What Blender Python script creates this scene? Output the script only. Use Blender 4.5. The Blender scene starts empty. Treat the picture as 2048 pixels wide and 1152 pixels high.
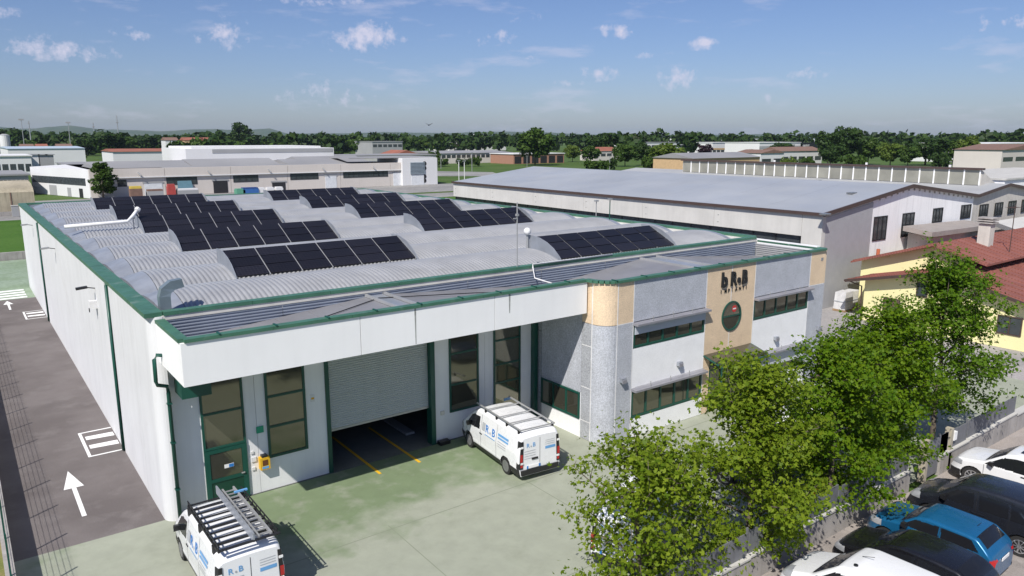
import bpy, math, random
import numpy as np
from mathutils import Vector, Matrix
random.seed(7); rng = np.random.default_rng(7)
S = bpy.context.scene; COL = S.collection
# ------------------------------------------------------------------ camera
F, HC = 1496.0, 13.1
VX = Vector((2046, 301, F)).normalized()          # image direction (right, up, forward) of world X
UPc = Vector((0, F, -301)).normalized()
VX = (VX - UPc * VX.dot(UPc)).normalized()
VY = UPc.cross(VX) * -1                            # left-handed (right, up, fwd) triple
right = Vector((VX[0], VY[0], UPc[0])); up = Vector((VX[1], VY[1], UPc[1])); fwd = Vector((VX[2], VY[2], UPc[2]))
cam = bpy.data.cameras.new('camera'); camo = bpy.data.objects.new('camera', cam); COL.objects.link(camo)
camo.matrix_world = Matrix(((right.x, up.x, -fwd.x, 0), (right.y, up.y, -fwd.y, 0), (right.z, up.z, -fwd.z, HC), (0, 0, 0, 1)))
cam.sensor_width = 36; cam.lens = F / 2048 * 36; cam.clip_start = .5; cam.clip_end = 60000
S.camera = camo
def ray(px, py):
    d = Vector((px - 1024, 576 - py, F)); return Vector((d.dot(VX), d.dot(VY), d.dot(UPc)))
def atz(px, py, z=0.0):                            # where the pixel's ray meets the height z
    r = ray(px, py); t = (z - HC) / r.z; return Vector((r.x * t, r.y * t, z))
def aty(px, py, y):
    r = ray(px, py); t = y / r.y; return Vector((r.x * t, y, HC + r.z * t))
def atx(px, py, x):
    r = ray(px, py); t = x / r.x; return Vector((x, r.y * t, HC + r.z * t))
# ------------------------------------------------------------------ light
SUN = Vector((-.786, -.47, 1.0)).normalized()
sun = bpy.data.lights.new('sun', 'SUN'); sun.energy = 5.0; sun.angle = math.radians(.53); sun.color = (1, .95, .88)
suno = bpy.data.objects.new('sun', sun); COL.objects.link(suno)
suno.rotation_euler = SUN.to_track_quat('Z', 'Y').to_euler(); suno.location = (0, 0, 60)
S.view_settings.view_transform = 'Standard'; S.view_settings.look = 'None'
S.view_settings.exposure = 0.15; S.view_settings.gamma = 1.0
W = bpy.data.worlds.new('World'); S.world = W; W.use_nodes = True
def world():
    nt = W.node_tree; N = nt.nodes; N.clear(); lk = nt.links.new
    def nd(t, **k):
        n = N.new(t)
        for a, b in k.items(): setattr(n, a, b)
        return n
    def mth(op, a, b=None, c=None, clamp=False):
        n = nd('ShaderNodeMath', operation=op, use_clamp=clamp)
        for i, v in enumerate((a, b, c)):
            if v is None: continue
            if isinstance(v, (int, float)): n.inputs[i].default_value = v
            else: lk(v, n.inputs[i])
        return n.outputs[0]
    sky = nd('ShaderNodeTexSky'); sky.sky_type = 'NISHITA'; sky.sun_disc = False
    sky.sun_elevation = math.asin(SUN.z); sky.sun_rotation = math.atan2(SUN.x, SUN.y)
    sky.altitude = 50; sky.air_density = SKY[0]; sky.dust_density = SKY[1]; sky.ozone_density = SKY[2]
    tc = nd('ShaderNodeTexCoord'); v = tc.outputs['Generated']
    nz = nd('ShaderNodeTexNoise'); nz.inputs['Scale'].default_value = 62; nz.inputs['Detail'].default_value = 6; nz.inputs['Roughness'].default_value = .66
    lk(v, nz.inputs['Vector'])
    n1 = mth('SUBTRACT', nz.outputs[0], .5)
    tot = None
    # cumulus clouds: direction from the photograph, half width and height, density
    for px, py, hw, hh, st in CLOUDS:
        d = ray(px, py).normalized(); r = d.cross(Vector((0, 0, 1))).normalized(); u = r.cross(d)
        mp = nd('ShaderNodeMapping', vector_type='TEXTURE'); lk(v, mp.inputs[0]); mp.inputs['Location'].default_value = d
        mp.inputs['Rotation'].default_value = Matrix((r, u, -d)).transposed().to_euler(); mp.inputs['Scale'].default_value = (1.35 * hw / F * .93, 1.35 * hh / F * .93, .3)
        ln = nd('ShaderNodeVectorMath', operation='LENGTH'); lk(mp.outputs[0], ln.inputs[0])
        m = mth('MULTIPLY_ADD', ln.outputs['Value'], -st, st)
        tot = m if tot is None else mth('MAXIMUM', tot, m)
    tot = mth('MULTIPLY', mth('ADD', mth('MULTIPLY', mth('SUBTRACT', tot, .16), 1.35), mth('MULTIPLY', n1, mth('MULTIPLY', mth('ADD', mth('MULTIPLY', tot, 4.0), .6, clamp=True), 3.6))), 1.0, clamp=True)
    tot = mth('MULTIPLY', tot, .85)
    # thin scattered wisps everywhere else in the sky
    nz2 = nd('ShaderNodeTexNoise'); nz2.inputs['Scale'].default_value = 9; nz2.inputs['Detail'].default_value = 7; nz2.inputs['Roughness'].default_value = .6
    mp2 = nd('ShaderNodeMapping'); mp2.inputs['Scale'].default_value = (1, 1, 4.5); mp2.inputs['Location'].default_value = (3.1, .4, 1.2); lk(v, mp2.inputs[0]); lk(mp2.outputs[0], nz2.inputs['Vector'])
    w = mth('MULTIPLY', mth('SUBTRACT', nz2.outputs[0], .56), 2.2, clamp=True)
    tot = mth('MAXIMUM', tot, mth('MINIMUM', w, .3))
    mix = nd('ShaderNodeMix', data_type='RGBA'); lk(tot, mix.inputs[0]); lk(sky.outputs[0], mix.inputs[6]); mix.inputs[7].default_value = (9.6, 9.0, 8.6, 1)
    hs = nd('ShaderNodeMix', data_type='RGBA', blend_type='MULTIPLY'); hs.inputs[0].default_value = 1; lk(mix.outputs[2], hs.inputs[6]); hs.inputs[7].default_value = (*SKYTINT, 1)
    bg = nd('ShaderNodeBackground'); bg.inputs[1].default_value = SKYSTR; out = nd('ShaderNodeOutputWorld')
    lk(hs.outputs[2], bg.inputs[0]); lk(bg.outputs[0], out.inputs[0])
SKY = (1.0, .7, 3.5); SKYSTR = .078; SKYTINT = (.85, .89, 1.13)
CLOUDS = [(95, 95, 95, 20, .62), (450, 66, 48, 26, .6), (735, 70, 62, 24, 1.0), (715, 86, 70, 16, .55), (985, 72, 40, 18, .5), (1235, 61, 30, 14, .75), (1403, 87, 36, 11, .8),
          (1355, 155, 36, 22, .7), (1200, 146, 38, 14, .5), (1288, 112, 28, 9, .4), (1620, 146, 36, 10, .4), (632, 182, 36, 26, .35), (578, 198, 28, 15, .3), (712, 196, 34, 20, .28),
          (262, 69, 30, 12, .3), (630, 3, 130, 8, .4), (2010, 48, 60, 14, .25), (20, 25, 34, 10, .3), (1072, 117, 18, 8, .35), (1535, 196, 18, 12, .25), (1050, 38, 34, 12, .2), (1130, 166, 40, 8, .2)]
world()
# ------------------------------------------------------------------ materials
MATS = {}
def mat(name, col, rough=.6, metal=0.0, var=.12, scale=1.5, bump=0.0, bscale=30, streak=0.0, spec=.5, rnd=0.0, dirt=None, ribs=None, spk=0.0, coat=0):
    if name in MATS: return MATS[name]
    m = bpy.data.materials.new(name); m.use_nodes = True; nt = m.node_tree; N = nt.nodes; lk = nt.links.new
    b = N['Principled BSDF']; b.inputs['Roughness'].default_value = rough; b.inputs['Metallic'].default_value = metal
    b.inputs['Specular IOR Level'].default_value = spec; b.inputs['Coat Weight'].default_value = coat; b.inputs['Coat Roughness'].default_value = .05
    tc = N.new('ShaderNodeTexCoord'); co = tc.outputs['Object']
    def noise(sc, det=4, vec=co, r=.55):
        n = N.new('ShaderNodeTexNoise'); n.inputs['Scale'].default_value = sc; n.inputs['Detail'].default_value = det; n.inputs['Roughness'].default_value = r; lk(vec, n.inputs['Vector']); return n.outputs[0]
    def ramp(v, lo, hi, a, bb):
        r = N.new('ShaderNodeMapRange'); lk(v, r.inputs[0]); r.inputs[1].default_value = lo; r.inputs[2].default_value = hi; r.inputs[3].default_value = a; r.inputs[4].default_value = bb; return r.outputs[0]
    def mul(a, v):
        x = N.new('ShaderNodeMix'); x.data_type = 'RGBA'; x.blend_type = 'MULTIPLY'; x.inputs[0].default_value = 1
        if isinstance(a, tuple): x.inputs[6].default_value = (*a, 1)
        else: lk(a, x.inputs[6])
        lk(v, x.inputs[7]); return x.outputs[2]
    c = mul(tuple(col), ramp(noise(scale), .3, .7, 1 - var, 1 + var * .6))
    if spk: c = mul(c, ramp(noise(22, 2), .35, .65, 1 - spk, 1 + spk))
    if streak:
        mp = N.new('ShaderNodeMapping'); mp.inputs['Scale'].default_value = (2.2, 2.2, .12); lk(co, mp.inputs[0])
        c = mul(c, ramp(noise(1.6, 5, mp.outputs[0], .65), .45, .75, 1, 1 - streak))
    if dirt:
        x = N.new('ShaderNodeMix'); x.data_type = 'RGBA'; lk(ramp(noise(dirt[1], 6, co, .65), dirt[2], dirt[2] + .14, 0, dirt[3]), x.inputs[0]); lk(c, x.inputs[6]); x.inputs[7].default_value = (*dirt[0], 1); c = x.outputs[2]
    if rnd:
        oi = N.new('ShaderNodeObjectInfo'); c = mul(c, ramp(oi.outputs['Random'], 0, 1, 1 - rnd, 1 + rnd))
    lk(c, b.inputs['Base Color'])
    lk(ramp(noise(scale * 2.3), .3, .7, max(.02, rough - .08), min(1, rough + .08)), b.inputs['Roughness'])
    h = None
    if bump:
        bp = N.new('ShaderNodeBump'); bp.inputs['Strength'].default_value = bump; bp.inputs['Distance'].default_value = .02; lk(noise(bscale, 3), bp.inputs['Height']); h = bp
    if ribs:                                         # (axis vector scale, distance): fine sheet ribs too small to build
        wv = N.new('ShaderNodeTexWave'); wv.bands_direction = ribs[0]; wv.inputs['Scale'].default_value = ribs[1]; wv.inputs['Distortion'].default_value = 0; lk(co, wv.inputs['Vector'])
        bp = N.new('ShaderNodeBump'); bp.inputs['Strength'].default_value = ribs[2]; bp.inputs['Distance'].default_value = .03; lk(wv.outputs[0], bp.inputs['Height'])
        if h: lk(h.outputs[0], bp.inputs['Normal'])
        h = bp
    if h: lk(h.outputs[0], b.inputs['Normal'])
    MATS[name] = m; return m
def sRGB(r, g, b): return tuple(((c / 255 + .055) / 1.055) ** 2.4 if c > 10 else c / 255 / 12.92 for c in (r, g, b))
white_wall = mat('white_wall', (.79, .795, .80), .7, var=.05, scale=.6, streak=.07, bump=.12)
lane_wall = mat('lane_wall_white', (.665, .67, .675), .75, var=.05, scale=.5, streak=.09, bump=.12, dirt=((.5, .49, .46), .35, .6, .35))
fascia_white = mat('fascia_white', (.86, .865, .855), .65, var=.03, scale=.5, streak=.03)
beige_panel = mat('beige_panel', (.70, .545, .375), .85, var=.08, bump=.5, bscale=45, spk=.12)
agg_panel = mat('aggregate_panel', (.43, .45, .49), .85, var=.1, bump=.5, bscale=40, spk=.22)
agg_dark = mat('aggregate_grey', (.36, .375, .40), .85, var=.1, bump=.5, bscale=40, spk=.25)
white_panel = mat('white_panel', (.83, .84, .85), .75, var=.05, bump=.3, spk=.05)
joint_white = mat('joint_white', (.7, .7, .7), .8)
blind_m = mat('blind_grey', (.52, .55, .60), .5, var=.03)
ledge_m = mat('ledge_metal', (.30, .30, .33), .5, metal=.3)
green_m = mat('green_metal', (.055, .155, .10), .45, var=.2, dirt=((.2, .26, .22), 1.4, .57, .5))
green_d = mat('green_frame', (.008, .07, .05), .4, var=.1)
green_door = mat('green_door', (.006, .05, .03), .45, var=.1)
galv = mat('galvanised', (.385, .39, .395), .36, metal=.3, var=.12, scale=.8, dirt=((.27, .26, .24), .7, .58, .35))
galv_plate = mat('galvanised_plate', (.34, .365, .405), .4, metal=.35, var=.18, scale=1.2)
corr_blue = mat('corrugated_blue_grey', (.27, .305, .37), .38, metal=.35, var=.1)
pan_roof = mat('roof_sheet_grey', (.25, .25, .265), .5, metal=.2, var=.14, scale=.7)
cream = mat('cream_band', (.62, .6, .55), .7)
glass_t = mat('tinted_glass', (.18, .175, .135), .03, metal=.75, var=.03, scale=.3)
glass_d = mat('dark_glass', (.012, .013, .016), .04, metal=0, var=.05, spec=.45)
glass_far = mat('far_glass', (.05, .06, .065), .15, metal=0, var=.3, spec=.6)
black_m = mat('black_plastic', (.016, .016, .018), .45)
tyre_m = mat('tyre', (.02, .02, .02), .85)
rim_m = mat('alloy', (.55, .56, .58), .3, metal=.8)
steelrim = mat('steel_rim', (.3, .3, .31), .4, metal=.6)
red_l = mat('red_lamp', (.42, .012, .012), .15, coat=.5)
clear_l = mat('clear_lamp', (.5, .52, .55), .1, metal=.4)
conc = mat('concrete', (.5, .49, .46), .85, var=.14, scale=.6, streak=.1, bump=.2)
conc_light = mat('concrete_light', (.55, .54, .51), .85, var=.09, scale=.5, streak=.08)
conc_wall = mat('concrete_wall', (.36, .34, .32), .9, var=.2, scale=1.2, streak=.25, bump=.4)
shutter_m = mat('shutter_grey', (.48, .51, .51), .5, metal=.2, var=.06)
yellow_p = mat('yellow_paint', (.72, .42, .02), .6, var=.15)
white_p = mat('white_paint', (.78, .78, .77), .7, var=.1, scale=3)
blue_print = mat('blue_print', (.03, .2, .55), .4)
lblue_print = mat('light_blue_print', (.14, .36, .66), .4)
grey_print = mat('grey_print', (.42, .44, .46), .4)
black_let = mat('black_letters', (.012, .014, .016), .5)
# ------------------------------------------------------------------ mesh helpers
class MB:
    def __init__(s): s.v = []; s.f = []
    def quad(s, *p): n = len(s.v); s.v += [tuple(q) for q in p]; s.f.append(tuple(range(n, n + len(p)))); return s
    def box(s, x0, x1, y0, y1, z0, z1):
        n = len(s.v); s.v += [(x, y, z) for z in (z0, z1) for y in (y0, y1) for x in (x0, x1)]
        s.f += [tuple(n + i for i in q) for q in ((0, 2, 3, 1), (4, 5, 7, 6), (0, 1, 5, 4), (2, 6, 7, 3), (0, 4, 6, 2), (1, 3, 7, 5))]; return s
    def hexa(s, p): n = len(s.v); s.v += [tuple(q) for q in p]; s.f += [tuple(n + i for i in q) for q in ((0, 3, 2, 1), (4, 5, 6, 7), (0, 1, 5, 4), (1, 2, 6, 5), (2, 3, 7, 6), (3, 0, 4, 7))]; return s
    def prism(s, pts, d):                            # polygon pts (3-D) extruded by vector d
        n = len(s.v); k = len(pts); s.v += [tuple(p) for p in pts] + [(p[0] + d[0], p[1] + d[1], p[2] + d[2]) for p in pts]
        s.f.append(tuple(range(n + k - 1, n - 1, -1))); s.f.append(tuple(range(n + k, n + 2 * k)))
        for i in range(k): j = (i + 1) % k; s.f.append((n + i, n + j, n + k + j, n + k + i))
        return s
    def tube(s, path, r, n=6, r1=None):
        path = [Vector(p) for p in path]; k0 = len(s.v); m = len(path)
        for i, p in enumerate(path):
            d = (path[min(i + 1, m - 1)] - path[max(i - 1, 0)]).normalized()
            a = d.orthogonal().normalized() if abs(d.z) > .9 else d.cross(Vector((0, 0, 1))).normalized(); b = d.cross(a)
            rr = r if r1 is None else r + (r1 - r) * i / (m - 1)
            for j in range(n):
                t = 2 * math.pi * j / n; q = p + (a * math.cos(t) + b * math.sin(t)) * rr; s.v.append(tuple(q))
        for i in range(m - 1):
            for j in range(n): j2 = (j + 1) % n; s.f.append((k0 + i * n + j, k0 + i * n + j2, k0 + (i + 1) * n + j2, k0 + (i + 1) * n + j))
        s.f.append(tuple(k0 + j for j in reversed(range(n)))); s.f.append(tuple(k0 + (m - 1) * n + j for j in range(n))); return s
    def bar(s, a, b, w, h=None):                     # rectangular bar from a to b
        a = Vector(a); b = Vector(b); h = h or w; d = (b - a).normalized(); u = Vector((0, 0, 1)) if abs(d.z) < .95 else Vector((0, 1, 0))
        x = d.cross(u).normalized() * w / 2; y = x.cross(d).normalized() * h / 2
        return s.hexa([a - x - y, a + x - y, a + x + y, a - x + y, b - x - y, b + x - y, b + x + y, b - x + y])
    def disc(s, c, ax, r, th, n=20, r_in=0):
        c = Vector(c); ax = Vector(ax).normalized(); return s.tube([c, c + ax * th], r, n)
ORG = {}
def setp(o, label=None, cat=None, group=None, kind=None):
    if label: o['label'] = label
    if cat: o['category'] = cat
    if group: o['group'] = group
    if kind: o['kind'] = kind
    return o
def thing(name, label, cat, loc=(0, 0, 0), rz=0, group=None, local=False):
    o = bpy.data.objects.new(name, None); COL.objects.link(o); o.location = loc; o.rotation_euler = (0, 0, rz); o.empty_display_size = .3
    ORG[o] = Vector((0, 0, 0)) if local else Vector(loc); return setp(o, label, cat, group)
def mesh(name, mb, smooth=False):
    me = bpy.data.meshes.new(name); me.from_pydata(mb.v, [], mb.f); me.update()
    if smooth: me.polygons.foreach_set('use_smooth', [True] * len(me.polygons))
    return me
def obj(name, mb, m, parent=None, smooth=False, **kw):
    if not isinstance(mb, MB): me = mb; org = None
    else:
        if parent is not None: org = ORG[parent]
        else:
            a = np.array(mb.v); org = Vector(((a[:, 0].min() + a[:, 0].max()) / 2, (a[:, 1].min() + a[:, 1].max()) / 2, a[:, 2].min()))
        if org.length > 0: mb.v = [(p[0] - org.x, p[1] - org.y, p[2] - org.z) for p in mb.v]
        me = mesh(name, mb, smooth)
    if m is not None and not me.materials: me.materials.append(m)
    o = bpy.data.objects.new(name, me); COL.objects.link(o)
    if parent is not None: o.parent = parent; ORG[o] = ORG[parent]
    elif org is not None: o.location = org; ORG[o] = org
    return setp(o, **kw)
def inst(name, me, parent, loc, rot=(0, 0, 0), scale=None):   # a piece that shares mesh data, loc in the parent's own space + its origin
    o = bpy.data.objects.new(name, me); COL.objects.link(o); o.parent = parent; o.location = Vector(loc) - ORG[parent]; o.rotation_euler = rot
    if scale: o.scale = scale
    ORG[o] = Vector((0, 0, 0)); return o
def textmesh(body, size, extrude=.02, offset=0.0, name='lettering'):
    cu = bpy.data.curves.new(name, 'FONT'); cu.body = body; cu.size = size; cu.extrude = extrude; cu.offset = offset; cu.resolution_u = 3
    o = bpy.data.objects.new(name, cu); COL.objects.link(o); dg = bpy.context.evaluated_depsgraph_get(); me = bpy.data.meshes.new_from_object(o.evaluated_get(dg)); bpy.data.objects.remove(o); bpy.data.curves.remove(cu); me.materials.clear(); return me
# ------------------------------------------------------------------ ground
def ground_mat(name, cols, scale, rough=.9, thr=(.42, .58), fine=None, bump=.3, grad=None, fa=.2):
    m = bpy.data.materials.new(name); m.use_nodes = True; nt = m.node_tree; N = nt.nodes; lk = nt.links.new; b = N['Principled BSDF']; b.inputs['Roughness'].default_value = rough; b.inputs['Specular IOR Level'].default_value = .2
    g = N.new('ShaderNodeNewGeometry'); co = g.outputs['Position']
    def noise(sc, det=5, r=.6):
        n = N.new('ShaderNodeTexNoise'); n.inputs['Scale'].default_value = sc; n.inputs['Detail'].default_value = det; n.inputs['Roughness'].default_value = r; lk(co, n.inputs['Vector']); return n.outputs[0]
    def mr(v, lo, hi, a=0., bb=1.):
        r = N.new('ShaderNodeMapRange'); lk(v, r.inputs[0]); r.inputs[1].default_value = lo; r.inputs[2].default_value = hi; r.inputs[3].default_value = a; r.inputs[4].default_value = bb; return r.outputs[0]
    def mixc(f, a, bb, bt='MIX'):
        x = N.new('ShaderNodeMix'); x.data_type = 'RGBA'; x.blend_type = bt
        if isinstance(f, float): x.inputs[0].default_value = f
        else: lk(f, x.inputs[0])
        for i, c in ((6, a), (7, bb)):
            if isinstance(c, tuple): x.inputs[i].default_value = (*c, 1)
            else: lk(c, x.inputs[i])
        return x.outputs[2]
    v = noise(scale)
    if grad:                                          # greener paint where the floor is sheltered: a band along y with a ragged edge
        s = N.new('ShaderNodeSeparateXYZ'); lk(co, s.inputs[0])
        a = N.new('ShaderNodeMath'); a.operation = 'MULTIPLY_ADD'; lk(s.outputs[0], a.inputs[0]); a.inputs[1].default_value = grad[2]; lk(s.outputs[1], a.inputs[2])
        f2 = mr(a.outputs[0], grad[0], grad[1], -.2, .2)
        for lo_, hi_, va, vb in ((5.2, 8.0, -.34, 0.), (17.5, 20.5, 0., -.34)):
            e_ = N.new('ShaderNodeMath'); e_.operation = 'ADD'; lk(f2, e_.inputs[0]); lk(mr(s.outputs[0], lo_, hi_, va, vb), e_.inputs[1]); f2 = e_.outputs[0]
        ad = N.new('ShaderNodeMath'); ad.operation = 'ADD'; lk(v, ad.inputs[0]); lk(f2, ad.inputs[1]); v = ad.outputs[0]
    c = mixc(mr(v, *thr), cols[0], cols[1])
    if len(cols) > 2: c = mixc(mr(noise(scale * 3.7, 7), .52, .68, 0, .7), c, cols[2])
    if fine: c = mixc(1.0, c, mr(noise(fine, 3), .3, .7, 1 - fa, 1 + fa * .75), 'MULTIPLY')
    lk(c, b.inputs['Base Color'])
    if bump:
        bp = N.new('ShaderNodeBump'); bp.inputs['Strength'].default_value = bump; bp.inputs['Distance'].default_value = .03; lk(noise(fine or 12, 3), bp.inputs['Height']); lk(bp.outputs[0], b.inputs['Normal'])
    return m
land = ground_mat('land_grass', ((.055, .105, .016), (.075, .125, .028), (.11, .12, .045)), .03, fine=1.3)
lawn = ground_mat('lawn_grass', ((.045, .115, .012), (.065, .14, .02)), .12, fine=2.5, bump=.8)
dry = ground_mat('dry_grass', ((.22, .19, .08), (.15, .17, .05)), .7, fine=9, bump=.8)
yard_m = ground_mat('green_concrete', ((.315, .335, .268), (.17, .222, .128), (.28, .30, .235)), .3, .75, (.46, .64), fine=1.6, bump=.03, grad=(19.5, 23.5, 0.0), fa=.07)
yard_b = ground_mat('green_concrete_back', ((.27, .34, .25), (.22, .29, .19)), .3, .75, fine=3, bump=.05)
lane_m = ground_mat('lane_asphalt', ((.17, .152, .148), (.125, .11, .107), (.185, .168, .163)), .2, .9, (.4, .62), fine=30, bump=.25)
street_m = ground_mat('street_asphalt', ((.33, .295, .27), (.26, .235, .22), (.36, .33, .31)), .45, .9, (.4, .62), fine=24, bump=.2)
pave_m = ground_mat('pale_paving', ((.36, .34, .33), (.29, .28, .275)), .2, .9, fine=6, bump=.1)
far_pave = ground_mat('far_paving', ((.3, .295, .28), (.23, .225, .22)), .05, .9, fine=1, bump=0)
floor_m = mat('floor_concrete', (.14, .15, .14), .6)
def sheet(name, pts, z, m, kind='structure'):
    mb = MB().quad(*[(p[0], p[1], z) for p in pts]); return obj(name, mb, m, kind=kind)
def rect(x0, x1, y0, y1): return [(x0, y0), (x1, y0), (x1, y1), (x0, y1)]
sheet('ground', rect(-2500, 9900, -2500, 9900), -.05, land)
sheet('street', rect(6, 160, -40, 12.0), -.012, street_m)
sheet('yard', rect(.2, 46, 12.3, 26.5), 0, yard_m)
sheet('lane', rect(.2, 4.66, 26.5, 73), 0, lane_m)
sheet('back_yard', rect(-40, 37.6, 73, 97), -.004, yard_b)
sheet('side_paving', rect(37.6, 53.5, 26.5, 92), -.008, pave_m)
sheet('house_paving', rect(46, 110, 12.3, 26.5), -.008, pave_m)
sheet('warehouse_floor', rect(53.5, 110, 26.5, 90), -.016, pave_m)
sheet('lawn', rect(-60, 90, 98, 145), -.03, lawn)
sheet('estate_road', rect(-140, 190, 145, 156), -.02, far_pave)
sheet('factory_forecourt', rect(-60, 125, 160, 187), -.025, far_pave)
sheet('verge', rect(-14, -.05, 10, 80), -.02, dry)
sheet('field_path', [atz(868, 352)[:2], atz(1010, 352)[:2], atz(985, 344)[:2], atz(866, 342)[:2]], -.03, far_pave)
jm = mat('slab_joint', (.21, .235, .17), .9)
YARD = bpy.data.objects['yard']
for x in (4.7, 10.7, 16.6, 22.6, 28.6, 34.6): obj('slab_joint', MB().quad((x, 12.4, .003), (x + .03, 12.4, .003), (x + .03, 21.5, .003), (x, 21.5, .003)), jm, YARD)
for y in (15.5, 21.2): obj('slab_joint', MB().quad((.3, y, .0045), (45.9, y, .0045), (45.9, y + .03, .0045), (.3, y + .03, .0045)), jm, YARD)
# painted marks on the lane and the yard: each is its own flat mark
def mark(name, polys, m, label, cat='road marking', z=.005, **k):
    mb = MB()
    for p in polys: mb.quad(*[(q[0], q[1], z) for q in p])
    return obj(name, mb, m, label=label, cat=cat, **k)
def arrow(x, y, L, w=.68): return [[(x - .075, y), (x + .075, y), (x + .075, y + L * .6), (x - .075, y + L * .6)], [(x - w / 2, y + L * .6), (x + w / 2, y + L * .6), (x, y + L)]]
mark('lane_arrow', arrow(2.43, 28.5, 4.5), white_p, 'white arrow painted on the lane beside the yard end of the long wall')
mark('lane_arrow', arrow(2.62, 68.6, 3.9), white_p, 'white arrow painted on the lane just before the striped crossing')
def hatch(y0, y1, x0=3.3):
    return [[(x0, y0), (x0 + .12, y0), (x0 + .12, y1), (x0, y1)], [(x0 + .12, y0), (4.63, y0), (4.63, y0 + .12), (x0 + .12, y0 + .12)], [(x0 + .12, y1 - .12), (4.63, y1 - .12), (4.63, y1), (x0 + .12, y1)]] + \
           [[(x0 + .2, y0 + a), (4.6, y0 + a - .1), (4.6, y0 + a + .4), (x0 + .2, y0 + a + .45)] for a in ((y1 - y0) * .3, (y1 - y0) * .66)]
mark('door_hatching', hatch(34.0, 37.2), white_p, 'white hatched box painted at the foot of the wall slot near the yard')
mark('door_hatching', hatch(64.1, 67.1), white_p, 'white hatched box painted at the foot of the far wall slot')
mark('zebra_crossing', [[(.5, y), (4.1, y + .1), (4.1, y + .75), (.5, y + .65)] for y in (73.2, 74.4, 75.6, 76.8)], white_p, 'white striped crossing painted across the far end of the lane', z=.006)
for x, l in ((12.35, 'yellow line painted through the roller door, on the side of the green door'), (14.15, 'yellow line painted through the roller door, on the side of the parked van')):
    mark('guide_line', [[(x - .06, 25.3), (x + .06, 25.3), (x + .06, 30), (x - .06, 30)]], yellow_p, l, z=.008)
# ------------------------------------------------------------------ the factory
FB = thing('factory_building', 'long white factory with green roof edges, barrel vaulted metal roof and two storey office end', 'factory', (21, 50, 0))
X0, X1, YB, ZT = 4.65, 37.65, 78.5, 7.3
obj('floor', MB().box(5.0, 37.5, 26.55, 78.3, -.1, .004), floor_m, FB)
ys = [26.6, 29.1, 31.6, 33.7]; ys2 = list(np.linspace(34.65, 62.2, 12)); ys3 = list(np.linspace(63.1, 78.5, 7))
for seg in (ys, ys2, ys3):
    for a, b in zip(seg[:-1], seg[1:]):
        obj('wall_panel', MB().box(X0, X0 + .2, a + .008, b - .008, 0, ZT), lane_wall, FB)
obj('inner_wall', MB().box(X0 + .22, X0 + .4, 26.7, 78.3, 0, 7.1), joint_white, FB)
for ya, yb in ((33.7, 34.65), (62.2, 63.1)):
    s = obj('wall_slot', MB().box(X0 + .03, X0 + .21, ya + .01, yb - .01, 0, ZT - .01), green_m, FB)
    obj('slot_grille', MB().box(X0 + .015, X0 + .028, ya + .2, yb - .05, 1.1, 5.6), mat('slot_brown', (.12, .09, .08), .7), s)
    obj('downpipe', MB().tube([(X0 - .05, ya + .14, .05), (X0 - .05, ya + .14, ZT - .1)], .06, 8), green_d, s, True)
# rounded corner column and downpipe
mb = MB(); pts = [(5.1 - .45 * math.cos(a), 26.6 - .45 * math.sin(a)) for a in np.linspace(0, math.pi / 2, 9)] + [(5.1, 26.6)]
mb.prism([(x, y, 0) for x, y in pts], (0, 0, 7.3)); obj('corner_column', mb, lane_wall, FB)
obj('corner_downpipe', MB().tube([(4.98, 25.7, 6.1), (4.74, 25.72, 6.15), (4.66, 25.75, 6.0), (4.66, 25.8, 5.25), (4.72, 25.9, 5.08), (5.02, 26.02, 4.95), (5.05, 26.05, 4.7), (5.05, 26.05, .02)], .065, 8), green_d, FB, True)
for z in (4.3, 2.9, 1.2): obj('pipe_bracket', MB().box(4.97, 5.13, 25.97, 26.13, z, z + .05), green_d, FB)
obj('right_wall', MB().box(X1 - .25, X1, 22.4, YB, 0, ZT), white_wall, FB)
obj('back_wall', MB().box(X0 + .4, X1 - .25, YB - .2, YB, 0, ZT), white_wall, FB)
# copings
def coping(parent, a, b, w=.5, z0=7.3, z1=7.45, n=1, m=green_m):
    a = Vector(a); b = Vector(b)
    for i in range(n):
        p = a.lerp(b, i / n); q = a.lerp(b, (i + 1) / n); d = (q - p).normalized() * .006
        obj('coping', MB().bar((*(p + d), (z0 + z1) / 2), (*(q - d), (z0 + z1) / 2 + random.uniform(-.004, .004)), w, z1 - z0), m, parent)
coping(FB, (X0 + .2, 26.2), (X0 + .2, 78.25), .56, n=18)
coping(FB, (X0, YB - .1), (X1, YB - .1), .4, z0=7.3, n=10)
coping(FB, (X1 - .2, 26.45), (X1 - .2, 78.28), .36, n=14)
coping(FB, (X0 + .5, 26.3), (X1 - .4, 26.3), .34, z0=7.32, z1=7.45, n=11)
obj('parapet_band', MB().box(5.1, 37.3, 26.16, 26.44, 7.17, 7.32), cream, FB); obj('parapet_core', MB().box(5.1, 37.3, 26.18, 26.42, 6.0, 7.165), conc, FB)
obj('parapet_band', MB().box(37.0, 37.36, 26.6, 78.2, 7.05, 7.3), cream, FB)
def zig(x0, x1, y, z0, z1, p=.11, d=.035):            # horizontal ribs of the inner parapet sheets
    mb = MB(); zs = np.arange(z0, z1, p / 4); prof = [(y - d * [0, 1, 1, 0][i % 4], z) for i, z in enumerate(zs)]
    for (ya, za), (yb, zb) in zip(prof[:-1], prof[1:]): mb.quad((x0, ya, za), (x1, ya, za), (x1, yb, zb), (x0, yb, zb))
    return mb
for a, b in zip(np.linspace(5.12, 37.2, 9)[:-1], np.linspace(5.12, 37.2, 9)[1:]): obj('parapet_sheet', zig(a + .01, b - .01, 26.15, 6.0, 7.18), corr_blue, FB)
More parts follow.
